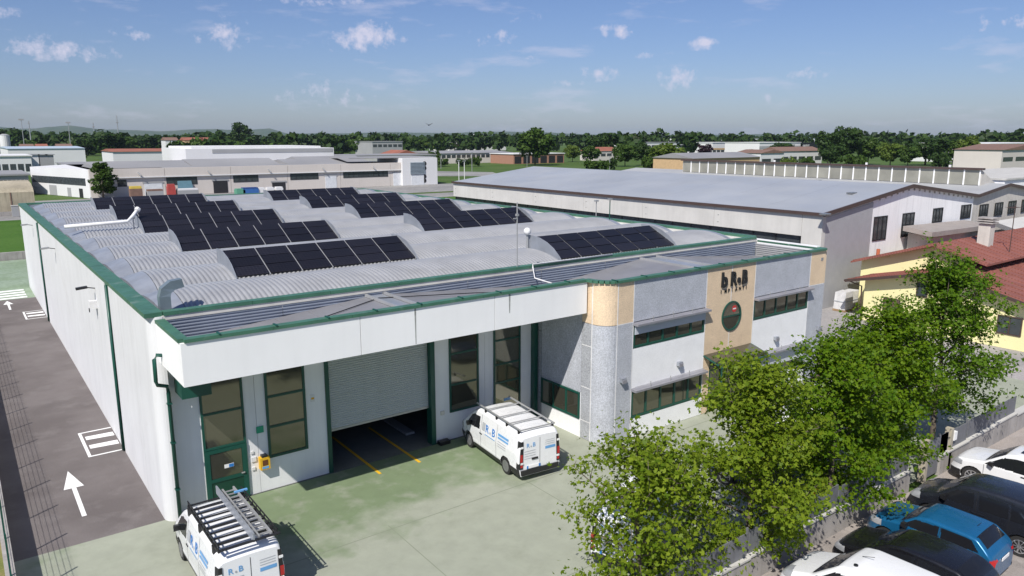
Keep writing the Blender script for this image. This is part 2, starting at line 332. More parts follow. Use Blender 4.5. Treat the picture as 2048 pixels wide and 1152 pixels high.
mb = zig(22.3, 26.1, 0, 6.0, 7.1); mb.v = [(37.2 + v[1], v[0], v[2]) for v in mb.v]; obj('parapet_sheet', mb, galv, FB)
# forebuilding roof: folded sheets between drains and ridges
fold = [(5.1, 6.38), (12.45, 7.05), (13.15, 7.05), (21.9, 6.45), (27.6, 7.08), (28.7, 7.08), (37.2, 6.35)]
for (xa, za), (xb, zb) in zip(fold[:-1], fold[1:]):
    n = max(1, int((xb - xa) / 1.2))
    for i in range(n):
        a = xa + (xb - xa) * i / n; b = xa + (xb - xa) * (i + 1) / n; z_a = za + (zb - za) * i / n; z_b = za + (zb - za) * (i + 1) / n
        yf = 23.15 if b < 21.95 else 22.15
        obj('roof_sheet', MB().hexa([(a, yf, z_a - .03), (b - .015, yf, z_b - .03), (b - .015, 26.1, z_b - .03), (a, 26.1, z_a - .03), (a, yf, z_a), (b - .015, yf, z_b), (b - .015, 26.1, z_b), (a, 26.1, z_a)]), galv_plate if za == zb else pan_roof, FB)
for xa in (12.4, 13.2, 27.55, 28.75): obj('ridge_trim', MB().box(xa - .04, xa + .04, 23.2 if xa < 20 else 22.2, 26.1, 7.06, 7.16), galv, FB)
obj('roof_cable', MB().tube([(5.2, 23.3, 6.55), (9, 24.2, 6.8), (12.6, 25.4, 7.1), (16.5, 24.6, 6.95), (20, 23.6, 6.75), (21.6, 23.3, 6.7)], .02, 5), black_m, FB)
obj('white_pipe', MB().tube([(25.6, 26.12, 7.5), (20.6, 26.05, 7.5), (20.55, 26.0, 7.4), (20.6, 25.9, 6.9), (20.8, 24.3, 6.75), (19.6, 23.6, 6.75)], .035, 6), joint_white, FB, True)
# fascia over the yard
fj = [4.9, 10.66, 16.29, 21.08]
for a, b in zip(fj[:-1], fj[1:]): obj('fascia_panel', MB().box(a + .012 * (a > 5), b - .012 * (b < 21), 22.95, 23.15, 5.77, 7.12), fascia_white, FB)
obj('fascia_joint', MB().box(5.2, 21, 23.0, 23.1, 5.8, 7.1), mat('joint_grey', (.45, .45, .44)), FB)
obj('fascia_side', MB().box(4.9, 5.1, 23.155, 26.2, 5.77, 7.12), fascia_white, FB)
obj('soffit', MB().box(5.12, 21.15, 23.16, 26.6, 5.85, 5.97), joint_white, FB)
stain = mat('stain', (.30, .31, .29), .9, var=.4, scale=5)
for x, z0, w in ((12.8, 5.8, .07), (17.0, 6.35, .09)):
    obj('drip_stain', MB().quad((x - w / 2, 22.947, 7.12), (x - w * .2, 22.947, z0), (x + w * .2, 22.947, z0), (x + w / 2, 22.947, 7.12)), stain, FB)
path = [(5.0, 26.1), (5.0, 23.05), (21.1, 23.05)] + [(21.15 + .75 * (1 - math.cos(a)) * 1.05, 23.02 - 1.0 * math.sin(a)) for a in np.linspace(.15, math.pi / 2, 7)] + [(37.55, 22.02), (37.55, 26.2)]
for a, b in zip(path[:-1], path[1:]):
    L = math.dist(a, b); coping(FB, a, b, .3, 7.13, 7.24, n=max(1, round(L / 2.7)))
for x in np.arange(6, 37, 1.75): obj('coping_clip', MB().box(x, x + .06, 22.88 if x < 21 else 21.85, 23.2 if x < 21 else 22.2, 7.235, 7.275), green_d, FB)
# front wall under the fascia, with a real opening for the roller door
for a, b, z0, z1 in ((5.1, 8.05, 0, 5.85), (8.05, 10.8, 0, 5.85), (15.62, 18.3, 0, 5.85), (18.3, 21.2, 0, 5.85), (10.8, 15.62, 5.05, 5.85)):
    obj('wall_panel', MB().box(a + .006, b - .006, 26.6, 26.82, z0, z1), white_wall, FB)
obj('inner_wall', MB().box(5.1, 10.75, 26.84, 26.95, 0, 7.1), joint_white, FB); obj('inner_wall', MB().box(15.66, 37.3, 26.84, 26.95, 0, 7.1), joint_white, FB)
obj('inner_wall', MB().box(10.75, 15.66, 26.84, 26.95, 5.1, 7.1), joint_white, FB)
def window(parent, x0, x1, z0, z1, y, cols=1, rows=(), fw=.07, gm=glass_t, fm=green_d, side=False, depth=.06, name='window'):
    """framed window on a wall facing -y (or -x when side): frame bars and one pane per light"""
    T_ = (lambda a, b, y0, y1, c, d: (y0, y1, a, b, c, d)) if side else (lambda a, b, y0, y1, c, d: (a, b, y0, y1, c, d))
    mb = MB(); zs = [z0] + list(rows) + [z1]; xs = list(np.linspace(x0, x1, cols + 1))
    mb.box(*T_(x0, x1, y - depth, y - .002, z0, z0 + fw)); mb.box(*T_(x0, x1, y - depth, y - .002, z1 - fw, z1))
    mb.box(*T_(x0, x0 + fw, y - depth + .002, y - .002, z0 + fw, z1 - fw)); mb.box(*T_(x1 - fw, x1, y - depth + .002, y - .002, z0 + fw, z1 - fw))
    for x in xs[1:-1]: mb.box(*T_(x - fw / 2, x + fw / 2, y - depth + .002, y - .002, z0 + fw, z1 - fw))
    for z in rows: mb.box(*T_(x0 + fw, x1 - fw, y - depth + .006, y - .002, z - fw / 2, z + fw / 2))
    w = obj(name, mb, fm, parent)
    for i in range(cols):
        for j in range(len(zs) - 1):
            a = xs[i] + fw * (.9 if i == 0 else .45); b = xs[i + 1] - fw * (.9 if i == cols - 1 else .45)
            t = random.uniform(-.004, .004)
            c = zs[j] + fw * (.9 if j == 0 else .45); d = zs[j + 1] - fw * (.9 if j == len(zs) - 2 else .45)
            q = [(a, y - .02 - t, c), (b, y - .02 + t, c), (b, y - .02 + t, d), (a, y - .02 - t, d)]
            if side: q = [(p[1], p[0], p[2]) for p in q][::-1]
            obj('pane', MB().quad(*q), gm, w)
    return w
WY = 26.6
window(FB, 6.12, 7.62, 2.12, 5.3, WY, 1, (3.47,), .08)
dr = obj('side_door', MB().box(6.12, 7.62, WY - .05, WY - .004, .02, 2.1), green_door, FB)
obj('pane', MB().quad((6.32, WY - .054, 1.0), (7.42, WY - .054, 1.0), (7.42, WY - .054, 1.95), (6.32, WY - .054, 1.95)), glass_t, dr)
mb = MB()
for a, b, c, d in ((6.12, 6.3, .02, 2.1), (7.44, 7.62, .02, 2.1), (6.3, 7.44, 1.97, 2.1), (6.3, 7.44, .86, .99), (6.3, 7.44, .02, .2)): mb.box(a, b, WY - .075, WY - .052, c, d)
obj('door_rail', mb, green_d, dr); obj('handle', MB().box(7.36, 7.48, WY - .12, WY - .08, .98, 1.02), galv, dr)
obj('notice', MB().box(6.78, 7.12, WY - .066, WY - .057, 1.32, 1.46), white_p, dr); obj('notice', MB().box(6.94, 7.11, WY - .07, WY - .067, 1.33, 1.45), blue_print, dr)
obj('canopy_box', MB().box(5.35, 6.3, 25.5, 26.5, 4.55, 5.2), green_d, FB)
window(FB, 8.42, 9.95, 1.27, 5.3, WY, 1, (2.48, 3.66), .09)
window(FB, 16.42, 17.95, 1.25, 5.3, WY, 1, (2.5, 3.9), .08)
window(FB, 18.78, 20.3, .1, 5.3, WY, 1, (2.1, 2.97, 4.1), .08)
obj('blue_notice', MB().box(19.35, 19.75, WY - .03, WY - .024, 1.15, 1.28), lblue_print, FB)
obj('green_post', MB().box(20.93, 21.12, 26.3, 26.58, 0, 5.84), green_d, FB)
obj('door_jamb', MB().box(10.76, 10.92, 26.55, 26.9, 0, 5.3), green_d, FB); obj('door_jamb', MB().box(15.45, 15.66, 26.5, 26.9, 0, 5.3), green_d, FB)
sh = obj('roller_shutter', MB().box(10.9, 15.48, 26.78, 26.8, 1.75, 5.3), mat('shutter_dark', (.2, .21, .22)), FB)
zz = np.arange(1.75, 5.25, .095)
sl = mesh('slat', MB().prism([(10.93, 26.72, 0), (10.93, 26.775, 0), (10.93, 26.775, .088), (10.93, 26.745, .088), (10.93, 26.705, .04)], (4.5, 0, 0))); sl.materials.append(shutter_m)
for z in zz: inst('slat', sl, sh, (21, 50, z), ) ; 
for o in list(sh.children): o.location = (-21, -50, o.location.z)
obj('bottom_bar', MB().box(10.93, 15.43, 26.7, 26.8, 1.66, 1.745), galv, sh)
# dark hall inside the door
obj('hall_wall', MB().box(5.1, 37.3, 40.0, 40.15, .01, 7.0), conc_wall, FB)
obj('roof_deck', MB().box(5.05, 37.36, 26.46, 78.28, 6.8, 6.94), conc, FB)
for i in range(12):
    obj('steel_bundle', MB().box(15.0 + .05 * (i % 2), 15.42, 28.0, 34, .06 + i * .13, .06 + i * .13 + .1), galv, None, label='stack of galvanised steel lengths piled just inside the roller door', cat='steel bundle', group='steel lengths inside the roller door') if i == 0 else None
# wall fittings beside the doors
obj('exit_sign', MB().box(8.02, 8.28, WY - .05, WY - .003, 2.35, 2.6), mat('sign_green', (.01, .3, .17), .4), FB)
ae = thing('defibrillator_cabinet', 'yellow defibrillator cabinet fixed to the white wall beside the green door', 'cabinet', (8.2, 26.45, .95))
obj('case', MB().box(8.02, 8.38, 26.36, WY - .002, .95, 1.42), yellow_p, ae); obj('window', MB().box(8.1, 8.3, 26.35, 26.359, 1.12, 1.33), mat('brown_pane', (.14, .05, .02), .2), ae)
obj('plate', MB().box(8.08, 8.32, 26.35, 26.359, .99, 1.08), lblue_print, ae); obj('top_cap', MB().box(8.1, 8.3, 26.38, WY - .002, 1.42, 1.5), black_m, ae)
for z, r in ((1.28, .09), (.95, .06), (1.6, .05)): obj('intercom', MB().box(7.76, 7.76 + 2 * r, WY - .04, WY - .003, z, z + 2 * r), joint_white, FB)
obj('warning_sign', MB().box(10.15, 10.32, WY - .02, WY - .003, 3.1, 3.4), joint_white, FB); obj('warning_mark', MB().box(10.18, 10.29, WY - .026, WY - .021, 3.2, 3.28), yellow_p, FB)
obj('socket_box', MB().box(15.95, 16.12, WY - .08, WY - .003, 1.25, 1.42), cream, FB); obj('lamp_box', MB().box(17.9, 18.1, WY - .12, WY - .003, .75, .95), black_m, FB)
obj('door_stop', MB().box(15.7, 16.2, 26.2, 26.5, .005, .16), black_m, None, label='small black block on the ground beside the roller door', cat='block')
# wall lamps on the lane side
for y, z, m in ((37.4, 6.5, black_m), (52.5, 6.5, galv), (66.8, 6.6, galv)):
    l = obj('wall_lamp', MB().bar((X0 - .75, y, z + .05), (X0 - .3, y, z + .09), .2, .1), m, FB); obj('arm', MB().bar((X0 - .32, y, z + .07), (X0 - .001, y, z), .04), black_m, l)
cbx = obj('camera_box', MB().box(X0 - .3, X0 - .002, 37.25, 37.55, 5.6, 5.95), joint_white, FB); obj('lens', MB().box(X0 - .33, X0 - .301, 37.33, 37.46, 5.45, 5.62), black_m, cbx)
# ---- office front
OY = 21.96
obj('office_wall', MB().box(22.6, 37.4, OY + .1, 22.35, 0, 7.13), joint_white, FB)
obj('office_side_wall', MB().box(21.32, 21.5, 22.7, 26.58, 0, 6.3), joint_white, FB)
def panel(x0, x1, z0, z1, m, name='facade_panel', y=OY, th=.09): return obj(name, MB().box(x0 + .012, x1 - .012, y, y + th, z0 + .012, z1 - .012), m, FB)
def rounded(z0, z1, m):
    c = (21.95, 22.71); r = .75; a = np.linspace(0, math.pi / 2, 9)
    o = [(c[0] - r * math.cos(t), c[1] - r * math.sin(t)) for t in a]; i = [(c[0] - (r - .1) * math.cos(t), c[1] - (r - .1) * math.sin(t)) for t in a[::-1]]
    return obj('corner_panel', MB().prism([(x, y, z0 + .012) for x, y in o + i], (0, 0, z1 - z0 - .024)), m, FB)
for z0, z1, m in ((0, 5.3, agg_panel), (5.3, 7.13, beige_panel)):
    rounded(z0, z1, m); panel(21.95, 22.9, z0, z1, m)
for z0, z1 in ((0, .85), (.85, 2.4), (2.4, 4.3), (4.3, 5.3)): obj('side_panel', MB().box(21.2, 21.3, 22.73, 23.35, z0 + .012, z1 - .012), agg_dark, FB)
obj('side_panel', MB().box(21.2, 21.3, 22.73, 23.35, 5.312, 7.12), beige_panel, FB)
obj('side_panel', MB().box(21.2, 21.3, 23.37, 26.1, 2.1, 5.84), agg_panel, FB); obj('side_panel', MB().box(21.2, 21.3, 23.37, 26.1, 0, .86), white_panel, FB)
for z0, z1 in ((0, .85), (.85, 2.4), (2.4, 4.3), (4.3, 5.84)): obj('side_panel', MB().box(21.2, 21.3, 26.12, 26.58, z0 + .012, z1 - .012), agg_dark, FB)
obj('side_panel', MB().box(21.22, 21.3, 23.37, 26.1, .87, 2.09), white_panel, FB)
window(FB, 23.4, 26.08, .86, 2.08, 21.2, 3, (), .08, side=True)
def ledge(x0, x1, z):
    l = obj('ledge', MB().prism([(x0 - .02, OY - .32, z - .06), (x0 - .02, OY - .002, z - .06), (x0 - .02, OY - .002, z + .06), (x0 - .02, OY - .32, z + .03)], (x1 - x0 + .06, 0, 0)), ledge_m, FB)
    for t in (.2, .47, .74):
        x = x0 + (x1 - x0) * t; obj('cable_post', MB().bar((x, OY - .25, z + .03), (x, OY - .25, z + .28), .025), galv, l)
    obj('cable', MB().tube([(x0, OY - .25, z + .2), (x1, OY - .25, z + .2)], .008, 4), galv, l)
for x0, x1, up, lo in ((22.9, 27.7, (4.12, 4.74), (.88, 2.1)), (31.4, 36.2, (4.13, 5.12), (.98, 1.45))):
    panel(x0, x1, 5.3, 7.13, agg_panel); ledge(x0, x1, 5.22); ledge(x0, x1, 2.24)
    panel(x0, x1, 2.12, 4.1, white_panel); panel(x0, x1, 0, lo[0], white_panel)
    window(FB, x0 + .03, x1 - .03, up[0], 5.13, OY + .06, 5, (), .1); window(FB, x0 + .03, x1 - .03, lo[0] + .01, 2.13, OY + .06, 5, (), .1)
    if up[1] < 5: obj('blind', MB().box(x0 + .06, x1 - .06, OY + .03 - .1, OY - .04, up[1], 5.13), blind_m, FB)
    if lo[1] < 2: obj('blind', MB().box(x0 + .06, x1 - .06, OY + .03 - .1, OY - .04, lo[1], 2.13), blind_m, FB)
panel(27.7, 29.55, 2.75, 7.13, beige_panel, th=.1); panel(29.55, 31.4, 2.75, 7.13, beige_panel, th=.1); panel(27.7, 28.2, 0, 2.75, beige_panel); panel(30.9, 31.4, 0, 2.75, beige_panel)
window(FB, 28.2, 30.9, .05, 2.7, OY + .06, 3, (2.1,), .08, name='entrance_door')
panel(36.2, 37.6, 0, 5.3, agg_panel); panel(36.2, 37.6, 5.3, 7.13, beige_panel)
obj('end_panel', MB().box(37.66, 37.74, 22.0, 26.4, 0, 5.3), agg_panel, FB); obj('end_panel', MB().box(37.66, 37.74, 22.0, 26.4, 5.31, 7.12), beige_panel, FB)
obj('vent_grille', MB().box(37.15, 37.35, OY - .02, OY - .001, 6.6, 6.75), galv_plate, FB)
for x in (21.95, 22.9, 27.7, 29.55, 31.4, 36.2): obj('joint_strip', MB().box(x - .022, x + .022, OY - .006, OY + .02, 0.01 if x != 29.55 else 2.76, 7.12), joint_white, FB)
for xa, xb in ((21.98, 22.87), (36.23, 37.58)): obj('joint_strip', MB().box(xa, xb, OY - .005, OY + .02, 5.28, 5.32), joint_white, FB)
for z in (.85, 2.4, 4.3): obj('joint_strip', MB().box(21.194, 21.22, 22.75, 23.35, z - .02, z + .02), joint_white, FB)
obj('joint_strip', MB().box(21.193, 21.22, 22.7, 22.745, .01, 7.1), joint_white, FB)
# round window
mb = MB(); n = 36; c = Vector((29.65, OY - .05, 4.62)); R1, R0 = .74, .66
for k in range(n):
    a, b = 2 * math.pi * k / n, 2 * math.pi * (k + 1) / n
    P = lambda r, t, y: (c.x + r * math.cos(t), y, c.z + r * math.sin(t))
    mb.quad(P(R0, a, c.y), P(R1, a, c.y), P(R1, b, c.y), P(R0, b, c.y)); mb.quad(P(R1, a, c.y), P(R1, a, OY), P(R1, b, OY), P(R1, b, c.y)); mb.quad(P(R0, a, OY), P(R0, a, c.y), P(R0, b, c.y), P(R0, b, OY))
rw = obj('round_window', mb, green_d, FB); obj('glazing_bar', MB().box(c.x - .66, c.x + .66, OY - .045, OY - .012, 4.6, 4.65), green_d, rw)
obj('pane', MB().quad(*[(c.x + .66 * math.cos(t), OY - .008, c.z + .66 * math.sin(t)) for t in np.linspace(0, 2 * math.pi, 30)[:-1]]), glass_t, rw)
no = MB().disc((29.85, OY - .016, 4.95), (0, 1, 0), .17, .004, 20); s_ = obj('no_entry_sign', no, mat('sign_red', (.5, .03, .03), .4), rw); obj('sign_bar', MB().box(29.73, 29.97, OY - .02, OY - .0165, 4.92, 4.98), white_p, s_)
# lettering
def letters(body, size, x, z, off=0, ext=.06, y=OY, parent=FB, m=black_let, sx=1):
    me = textmesh(body, size, ext, off); me.materials.append(m); o = bpy.data.objects.new('lettering', me); COL.objects.link(o); o.parent = parent; o.location = Vector((x, y - ext - .01, z)) - ORG[parent]; o.rotation_euler = (math.pi / 2, 0, 0); o.scale = (sx, 1, 1); return o
letters('b', 1.0, 28.70, 6.14, .03, .03, sx=.95); letters('R', .95, 29.40, 6.14, .028, .03, sx=.82); letters('e', .52, 29.93, 6.22, .022, .03, sx=.95); letters('B', .95, 30.27, 6.14, .028, .03, sx=.8)
for i, ch in enumerate('IMPIANTI'): letters(ch, .23, 28.72 + i * .275, 5.84, .004, .012)
for x, z in ((25.95, 2.93), (29.72, 2.88), (33.42, 2.92), (22.3, 2.86), (37.36, 2.85)):
    l = obj('facade_lamp', MB().box(x - .14, x + .14, OY - .16, OY - .012, z - .12, z + .06), galv_plate, FB); obj('lamp_shade', MB().box(x - .12, x + .12, OY - .2, OY - .161, z - .16, z + .0), ledge_m, l)
cn = thing('entrance_canopy', 'small glass canopy in a green frame over the office entrance', 'canopy', (29.5, OY - .5, 2.7))
obj('glass_roof', MB().hexa([(27.75, OY - 1.15, 2.62), (31.3, OY - 1.15, 2.62), (31.3, OY - .02, 2.95), (27.75, OY - .02, 2.95)] + [(27.75, OY - 1.15, 2.65), (31.3, OY - 1.15, 2.65), (31.3, OY - .02, 2.98), (27.75, OY - .02, 2.98)]), glass_t, cn)
for x in (27.72, 29.52, 31.33): obj('frame_bar', MB().bar((x, OY - 1.17, 2.6), (x, OY - .01, 2.94), .06), green_d, cn)
obj('frame_bar', MB().bar((27.69, OY - 1.18, 2.6), (31.36, OY - 1.18, 2.6), .07, .12), green_d, cn)
for x in (27.78, 31.27): obj('post', MB().tube([(x, OY - 1.05, 0), (x, OY - 1.05, 2.56)], .03, 6), green_d, cn)
# ---- vaulted roof
ZV, RISE = 7.0, .5
VY0 = [27.3 + 4.6 * i for i in range(12)]       # valleys
def vault_z(t): return ZV + RISE * math.sin(math.pi * t) ** .68
def vault(x0, x1, y0, y1, name='roof_vault', ribs=True, m=galv, zf=vault_z, n=14):
    mb = MB(); step = .05 if ribs else (x1 - x0); xs = np.arange(x0, x1 + .001, step); ts = np.linspace(0, 1, n + 1)
    P = np.array([(y0 + .04 + (y1 - y0 - .08) * t, zf(t)) for t in ts]); T = np.gradient(P, axis=0); T /= np.linalg.norm(T, axis=1)[:, None]; Nn = np.stack([-T[:, 1], T[:, 0]], 1)
    hs = [0, .045, .05, .005]
    for i, x in enumerate(xs):
        h = hs[i % 4] if ribs else 0
        for p, nn in zip(P, Nn): mb.v.append((x, p[0] + nn[0] * h, p[1] + nn[1] * h))
    k = n + 1
    for i in range(len(xs) - 1):
        for j in range(n): mb.f.append((i * k + j, (i + 1) * k + j, (i + 1) * k + j + 1, i * k + j + 1))
    return obj(name, mb, m, FB)
SHED = [(.02, 7.02), (.3, 7.13), (1.2, 7.54), (2.1, 7.94), (2.4, 8.02), (2.85, 8.06)]     # profile from the valley: curved front, flat top
def shed(x0, x1, y0):
    mb = MB(); xs_ = np.arange(x0, x1 + .001, .05); hs = [0, .03, .034, .004]; k = len(SHED)
    for i, x in enumerate(xs_):
        for a, z in SHED: mb.v.append((x, y0 + a - hs[i % 4] * .7, z + hs[i % 4] * .7))
    for i in range(len(xs_) - 1):
        for j in range(k - 1): mb.f.append((i * k + j, (i + 1) * k + j, (i + 1) * k + j + 1, i * k + j + 1))
    obj('roof_shed', mb, galv, FB); obj('shed_back', MB().box(x0, x1, y0 + 2.86, y0 + 2.89, ZV, 8.06), galv_plate, FB)
AL, AR = (9.3, 18.15), (23.85, 32.8); LK, RK = (1, 3, 5, 7, 9), (0, 3, 5, 7, 9)
pm = bpy.data.materials.new('solar_cell'); pm.use_nodes = True
def solar_mat():
    nt = pm.node_tree; N = nt.nodes; lk = nt.links.new; b = N['Principled BSDF']; b.inputs['Roughness'].default_value = .3; b.inputs['Specular IOR Level'].default_value = .35
    tc = N.new('ShaderNodeTexCoord'); br = N.new('ShaderNodeTexBrick'); br.offset = 0; br.inputs['Scale'].default_value = 1; br.inputs['Brick Width'].default_value = .15; br.inputs['Row Height'].default_value = .15; br.inputs['Mortar Size'].default_value = .006
    br.inputs['Color1'].default_value = (.008, .008, .012, 1); br.inputs['Color2'].default_value = (.011, .010, .014, 1); br.inputs['Mortar'].default_value = (.032, .032, .038, 1); lk(tc.outputs['Object'], br.inputs['Vector'])
    oi = N.new('ShaderNodeObjectInfo'); mr = N.new('ShaderNodeMapRange'); lk(oi.outputs['Random'], mr.inputs[0]); mr.inputs[3].default_value = .8; mr.inputs[4].default_value = 1.35
    mx = N.new('ShaderNodeMix'); mx.data_type = 'RGBA'; mx.blend_type = 'MULTIPLY'; mx.inputs[0].default_value = 1; lk(br.outputs[0], mx.inputs[6]); lk(mr.outputs[0], mx.inputs[7]); lk(mx.outputs[2], b.inputs['Base Color'])
solar_mat()
ordn = ['first', 'second', 'third', 'fourth', 'fifth']
def solar(xa, xb, k, side, idx):
    y0, y1 = VY0[k], VY0[k + 1]; T = thing('solar_array', 'black solar array on the %s of the roof, %s row from the yard parapet' % (side, ordn[idx]), 'solar array', ((xa + xb) / 2, y0, ZV), group='solar arrays on the vaulted roof')
    w = (xb - xa - .1) / 6; pts = [(y0 + a, z) for a, z in ((.30, 7.26), (.95, 7.57), (1.6, 7.87), (2.25, 8.16))]
    key = round(y1 - y0, 1)
    for j in range(3):
        (ya, za), (yb, zb) = pts[j], pts[j + 1]; L = math.hypot(yb - ya, zb - za) - .05; a = math.atan2(zb - za, yb - ya)
        kk = ('solar_panel', key, j, round(w, 2))
        if kk not in MATS:
            MATS[kk] = mesh('solar_panel', MB().box(-w / 2 + .035, w / 2 - .035, -L / 2, L / 2, -.02, .02)); MATS[kk].materials.append(pm)
        for i in range(6): inst('solar_panel', MATS[kk], T, (xa + .05 + w * (i + .5), (ya + yb) / 2, (za + zb) / 2 + random.uniform(-.004, .004)), (a, 0, 0))
    for i in range(7):
        x = min(max(xa + .05 + w * i, xa + .07), xb - .07); mb = MB()
        for (ya, za), (yb, zb) in zip(pts[:-1], pts[1:]): mb.bar((x, ya, za - .045), (x, yb, zb - .045), .055, .06)
        obj('rail', mb, galv, T)
def fin(x, y0):
    obj('gable_fin', MB().prism([(x, y0 + a, z) for a, z in ((.02, 7.05), (.35, 7.4), (.8, 7.74), (1.3, 7.98), (1.9, 8.15), (2.4, 8.2))] + [(x, y0 + 2.9, 8.2), (x, y0 + 2.9, ZV - .02), (x, y0 + .02, ZV - .02)], (.03, 0, 0)), galv_plate, FB)
for k in range(11):
    y0, y1 = VY0[k], VY0[k + 1]
    for xa, xb in ((6.2, 16.3), (16.3, 26.4), (26.4, 36.5)): vault(xa, xb, y0, y1)
    for rng_, ks in ((AL, LK), (AR if k else (23.5, 31.9), RK)):
        if k in ks: shed(rng_[0] + .04, rng_[1] - .04, y0); fin(rng_[0], y0); fin(rng_[1] - .03, y0)
    # smooth end sections
    ve = vault(5.45, 6.18, y0, y1, 'vault_end', False, galv_plate)
    for v in ve.data.vertices:
        if v.co.x + 21 < 5.6: v.co.z = ZV + (v.co.z - ZV) * .45
    vault(36.52, 37.0, y0, y1, 'vault_end', False, galv_plate)
    for xx, sc in ((5.45, .45), (36.99, 1)): obj('end_arch', MB().prism([(xx, y0 + .04 + (y1 - y0 - .08) * t, ZV + (vault_z(t) - ZV) * sc - .01) for t in np.linspace(0, 1, 13)], (.02, 0, 0)), galv_plate, FB)
obj('flat_roof_strip', MB().box(5.3, 37.0, 77.95, 78.28, 6.96, 7.1), galv_plate, FB); obj('flat_roof_strip', MB().box(5.3, 37.0, 26.5, 27.28, 6.96, 7.05), galv_plate, FB)
obj('gutter', MB().box(5.0, 5.42, 26.6, 78.2, 6.96, 7.02), galv_plate, FB)
for i, k in enumerate(LK): solar(*AL, k, 'lane side', i)
for i, k in enumerate(RK): solar(*(AR if k else (23.5, 31.9)), k, 'warehouse side', i)
# roof fittings
vc = thing('vent_cowl', 'grey sheet metal vent cowl bent over at the lane corner of the roof', 'vent cowl', (5.4, 27.4, 7.15))
mb = MB(); sec = [((5.45, 27.35, 7.2), .36, .02), ((5.45, 27.35, 7.75), .36, .02), ((5.52, 27.38, 7.95), .36, .5), ((5.75, 27.42, 8.1), .34, 1.1), ((6.1, 27.46, 8.14), .3, 1.35)]
for (c_, h_, an) in sec:
    u = Vector((math.cos(an), 0, -math.sin(an))); 
    for sx, sy in ((-1, -1), (1, -1), (1, 1), (-1, 1)): q = Vector(c_) + u * h_ / 2 * sx + Vector((0, h_ / 2 * sy, 0)); mb.v.append(tuple(q))
for i in range(4):
    for j in range(4): mb.f.append((i * 4 + j, i * 4 + (j + 1) % 4, i * 4 + 4 + (j + 1) % 4, i * 4 + 4 + j))
obj('duct', mb, mat('duct_blue_grey', (.2, .25, .28), .4, metal=.3), vc); obj('base_flange', MB().box(5.2, 5.7, 27.1, 27.6, 7.19, 7.26), black_m, vc)
wf = thing('flue_pipe', 'white flue pipe lying across the vaults with a raised elbow', 'flue pipe', (7, 51.5, 7.6))
obj('pipe', MB().tube([(5.2, 51.9, 7.85), (8.6, 51.7, 7.95), (9.0, 52.0, 8.25), (9.35, 52.3, 8.6)], .11, 8), joint_white, wf, True); obj('cap', MB().tube([(9.3, 52.26, 8.55), (9.42, 52.36, 8.68)], .17, 8), joint_white, wf); obj('stand', MB().bar((9.0, 52.0, 7.5), (9.0, 52.0, 8.25), .06), galv, wf)
ms = thing('antenna_mast', 'tall thin grey mast standing at the front parapet with a white globe camera beside it', 'mast', (19.9, 26.3, 7.45))
obj('pole', MB().tube([(19.9, 26.3, 7.45), (19.9, 26.3, 10.3)], .03, 6), galv, ms); obj('bracket', MB().bar((19.9, 26.3, 9.6), (19.7, 26.3, 9.6), .05), galv, ms); obj('clamp', MB().box(19.84, 19.96, 26.24, 26.36, 9.7, 9.8), galv, ms)
rp = thing('globe_vent', 'white globe vent on the top of a grey gable plate', 'vent', (23.45, 30.1, 8.2))
mb = MB()
for i in range(7):
    for j in range(12): t, f_ = math.pi * i / 6, 2 * math.pi * j / 12; mb.v.append((23.35 + .2 * math.sin(t) * math.cos(f_), 30.0 + .2 * math.sin(t) * math.sin(f_), 8.4 + .2 * math.cos(t)))
for i in range(6):
    for j in range(12): mb.f.append((i * 12 + j, i * 12 + (j + 1) % 12, i * 12 + 12 + (j + 1) % 12, i * 12 + 12 + j))
obj('globe', mb, joint_white, rp, True); obj('neck', MB().tube([(23.4, 30.05, 7.3), (23.37, 30.02, 8.25)], .06, 8), galv, rp)
for x, y, h, l in ((36.9, 38.0, 1.5, 'thin green rod standing on the warehouse side of the vaulted roof'), (38.6, 41.2, 1.1, 'short post with a forked head beside the warehouse side roof edge')):
    r = thing('roof_post', l, 'post', (x, y, 7.3)); obj('rod', MB().tube([(x, y, 7.25 if x < 38 else 0), (x, y, 7.3 + h)], .04, 6), green_d if x < 38 else galv, r); obj('head', MB().box(x - .15, x + .15, y - .1, y + .1, 7.3 + h, 7.42 + h), galv, r)
# ------------------------------------------------------------------ the warehouse next door
roof_grey = mat('warehouse_roof', (.42, .44, .46), .45, metal=.25, var=.1, scale=.12, ribs=('Y', 1.1, .25))
fibre = mat('fibre_roof', (.36, .37, .38), .7, var=.14, scale=.15, ribs=('X', 1.5, .2))
brown_trim = mat('brown_trim', (.07, .045, .038), .5)
sheet_grey = mat('sheet_wall_grey', (.40, .405, .42), .5, metal=.15, var=.05, ribs=('X', 1.2, .25))
gable_white = mat('gable_white', (.88, .88, .88), .7, var=.06, scale=.4, streak=.16)
gable_beige = mat('gable_beige', (.56, .53, .48), .8, var=.1, streak=.15)
poly_pane = mat('polycarbonate', (.27, .265, .225), .4, var=.25, scale=.5, rnd=.12)
win_grey = mat('window_grey', (.16, .17, .18), .3, var=.2)
WH = thing('warehouse', 'long concrete warehouse with wide grey metal roof and white gable wall beside the factory', 'warehouse', (66, 57, 0))
GY, WB = 31.2, 83.0; E0, R0x, V0 = 52.9, 65.7, 78.9; ZE, ZR, ZVv = 7.5, 9.15, 7.7
def slab(parent, p, th=.12, name='roof', m=roof_grey): return obj(name, MB().hexa([(q[0], q[1], q[2] - th) for q in p] + list(p)), m, parent)
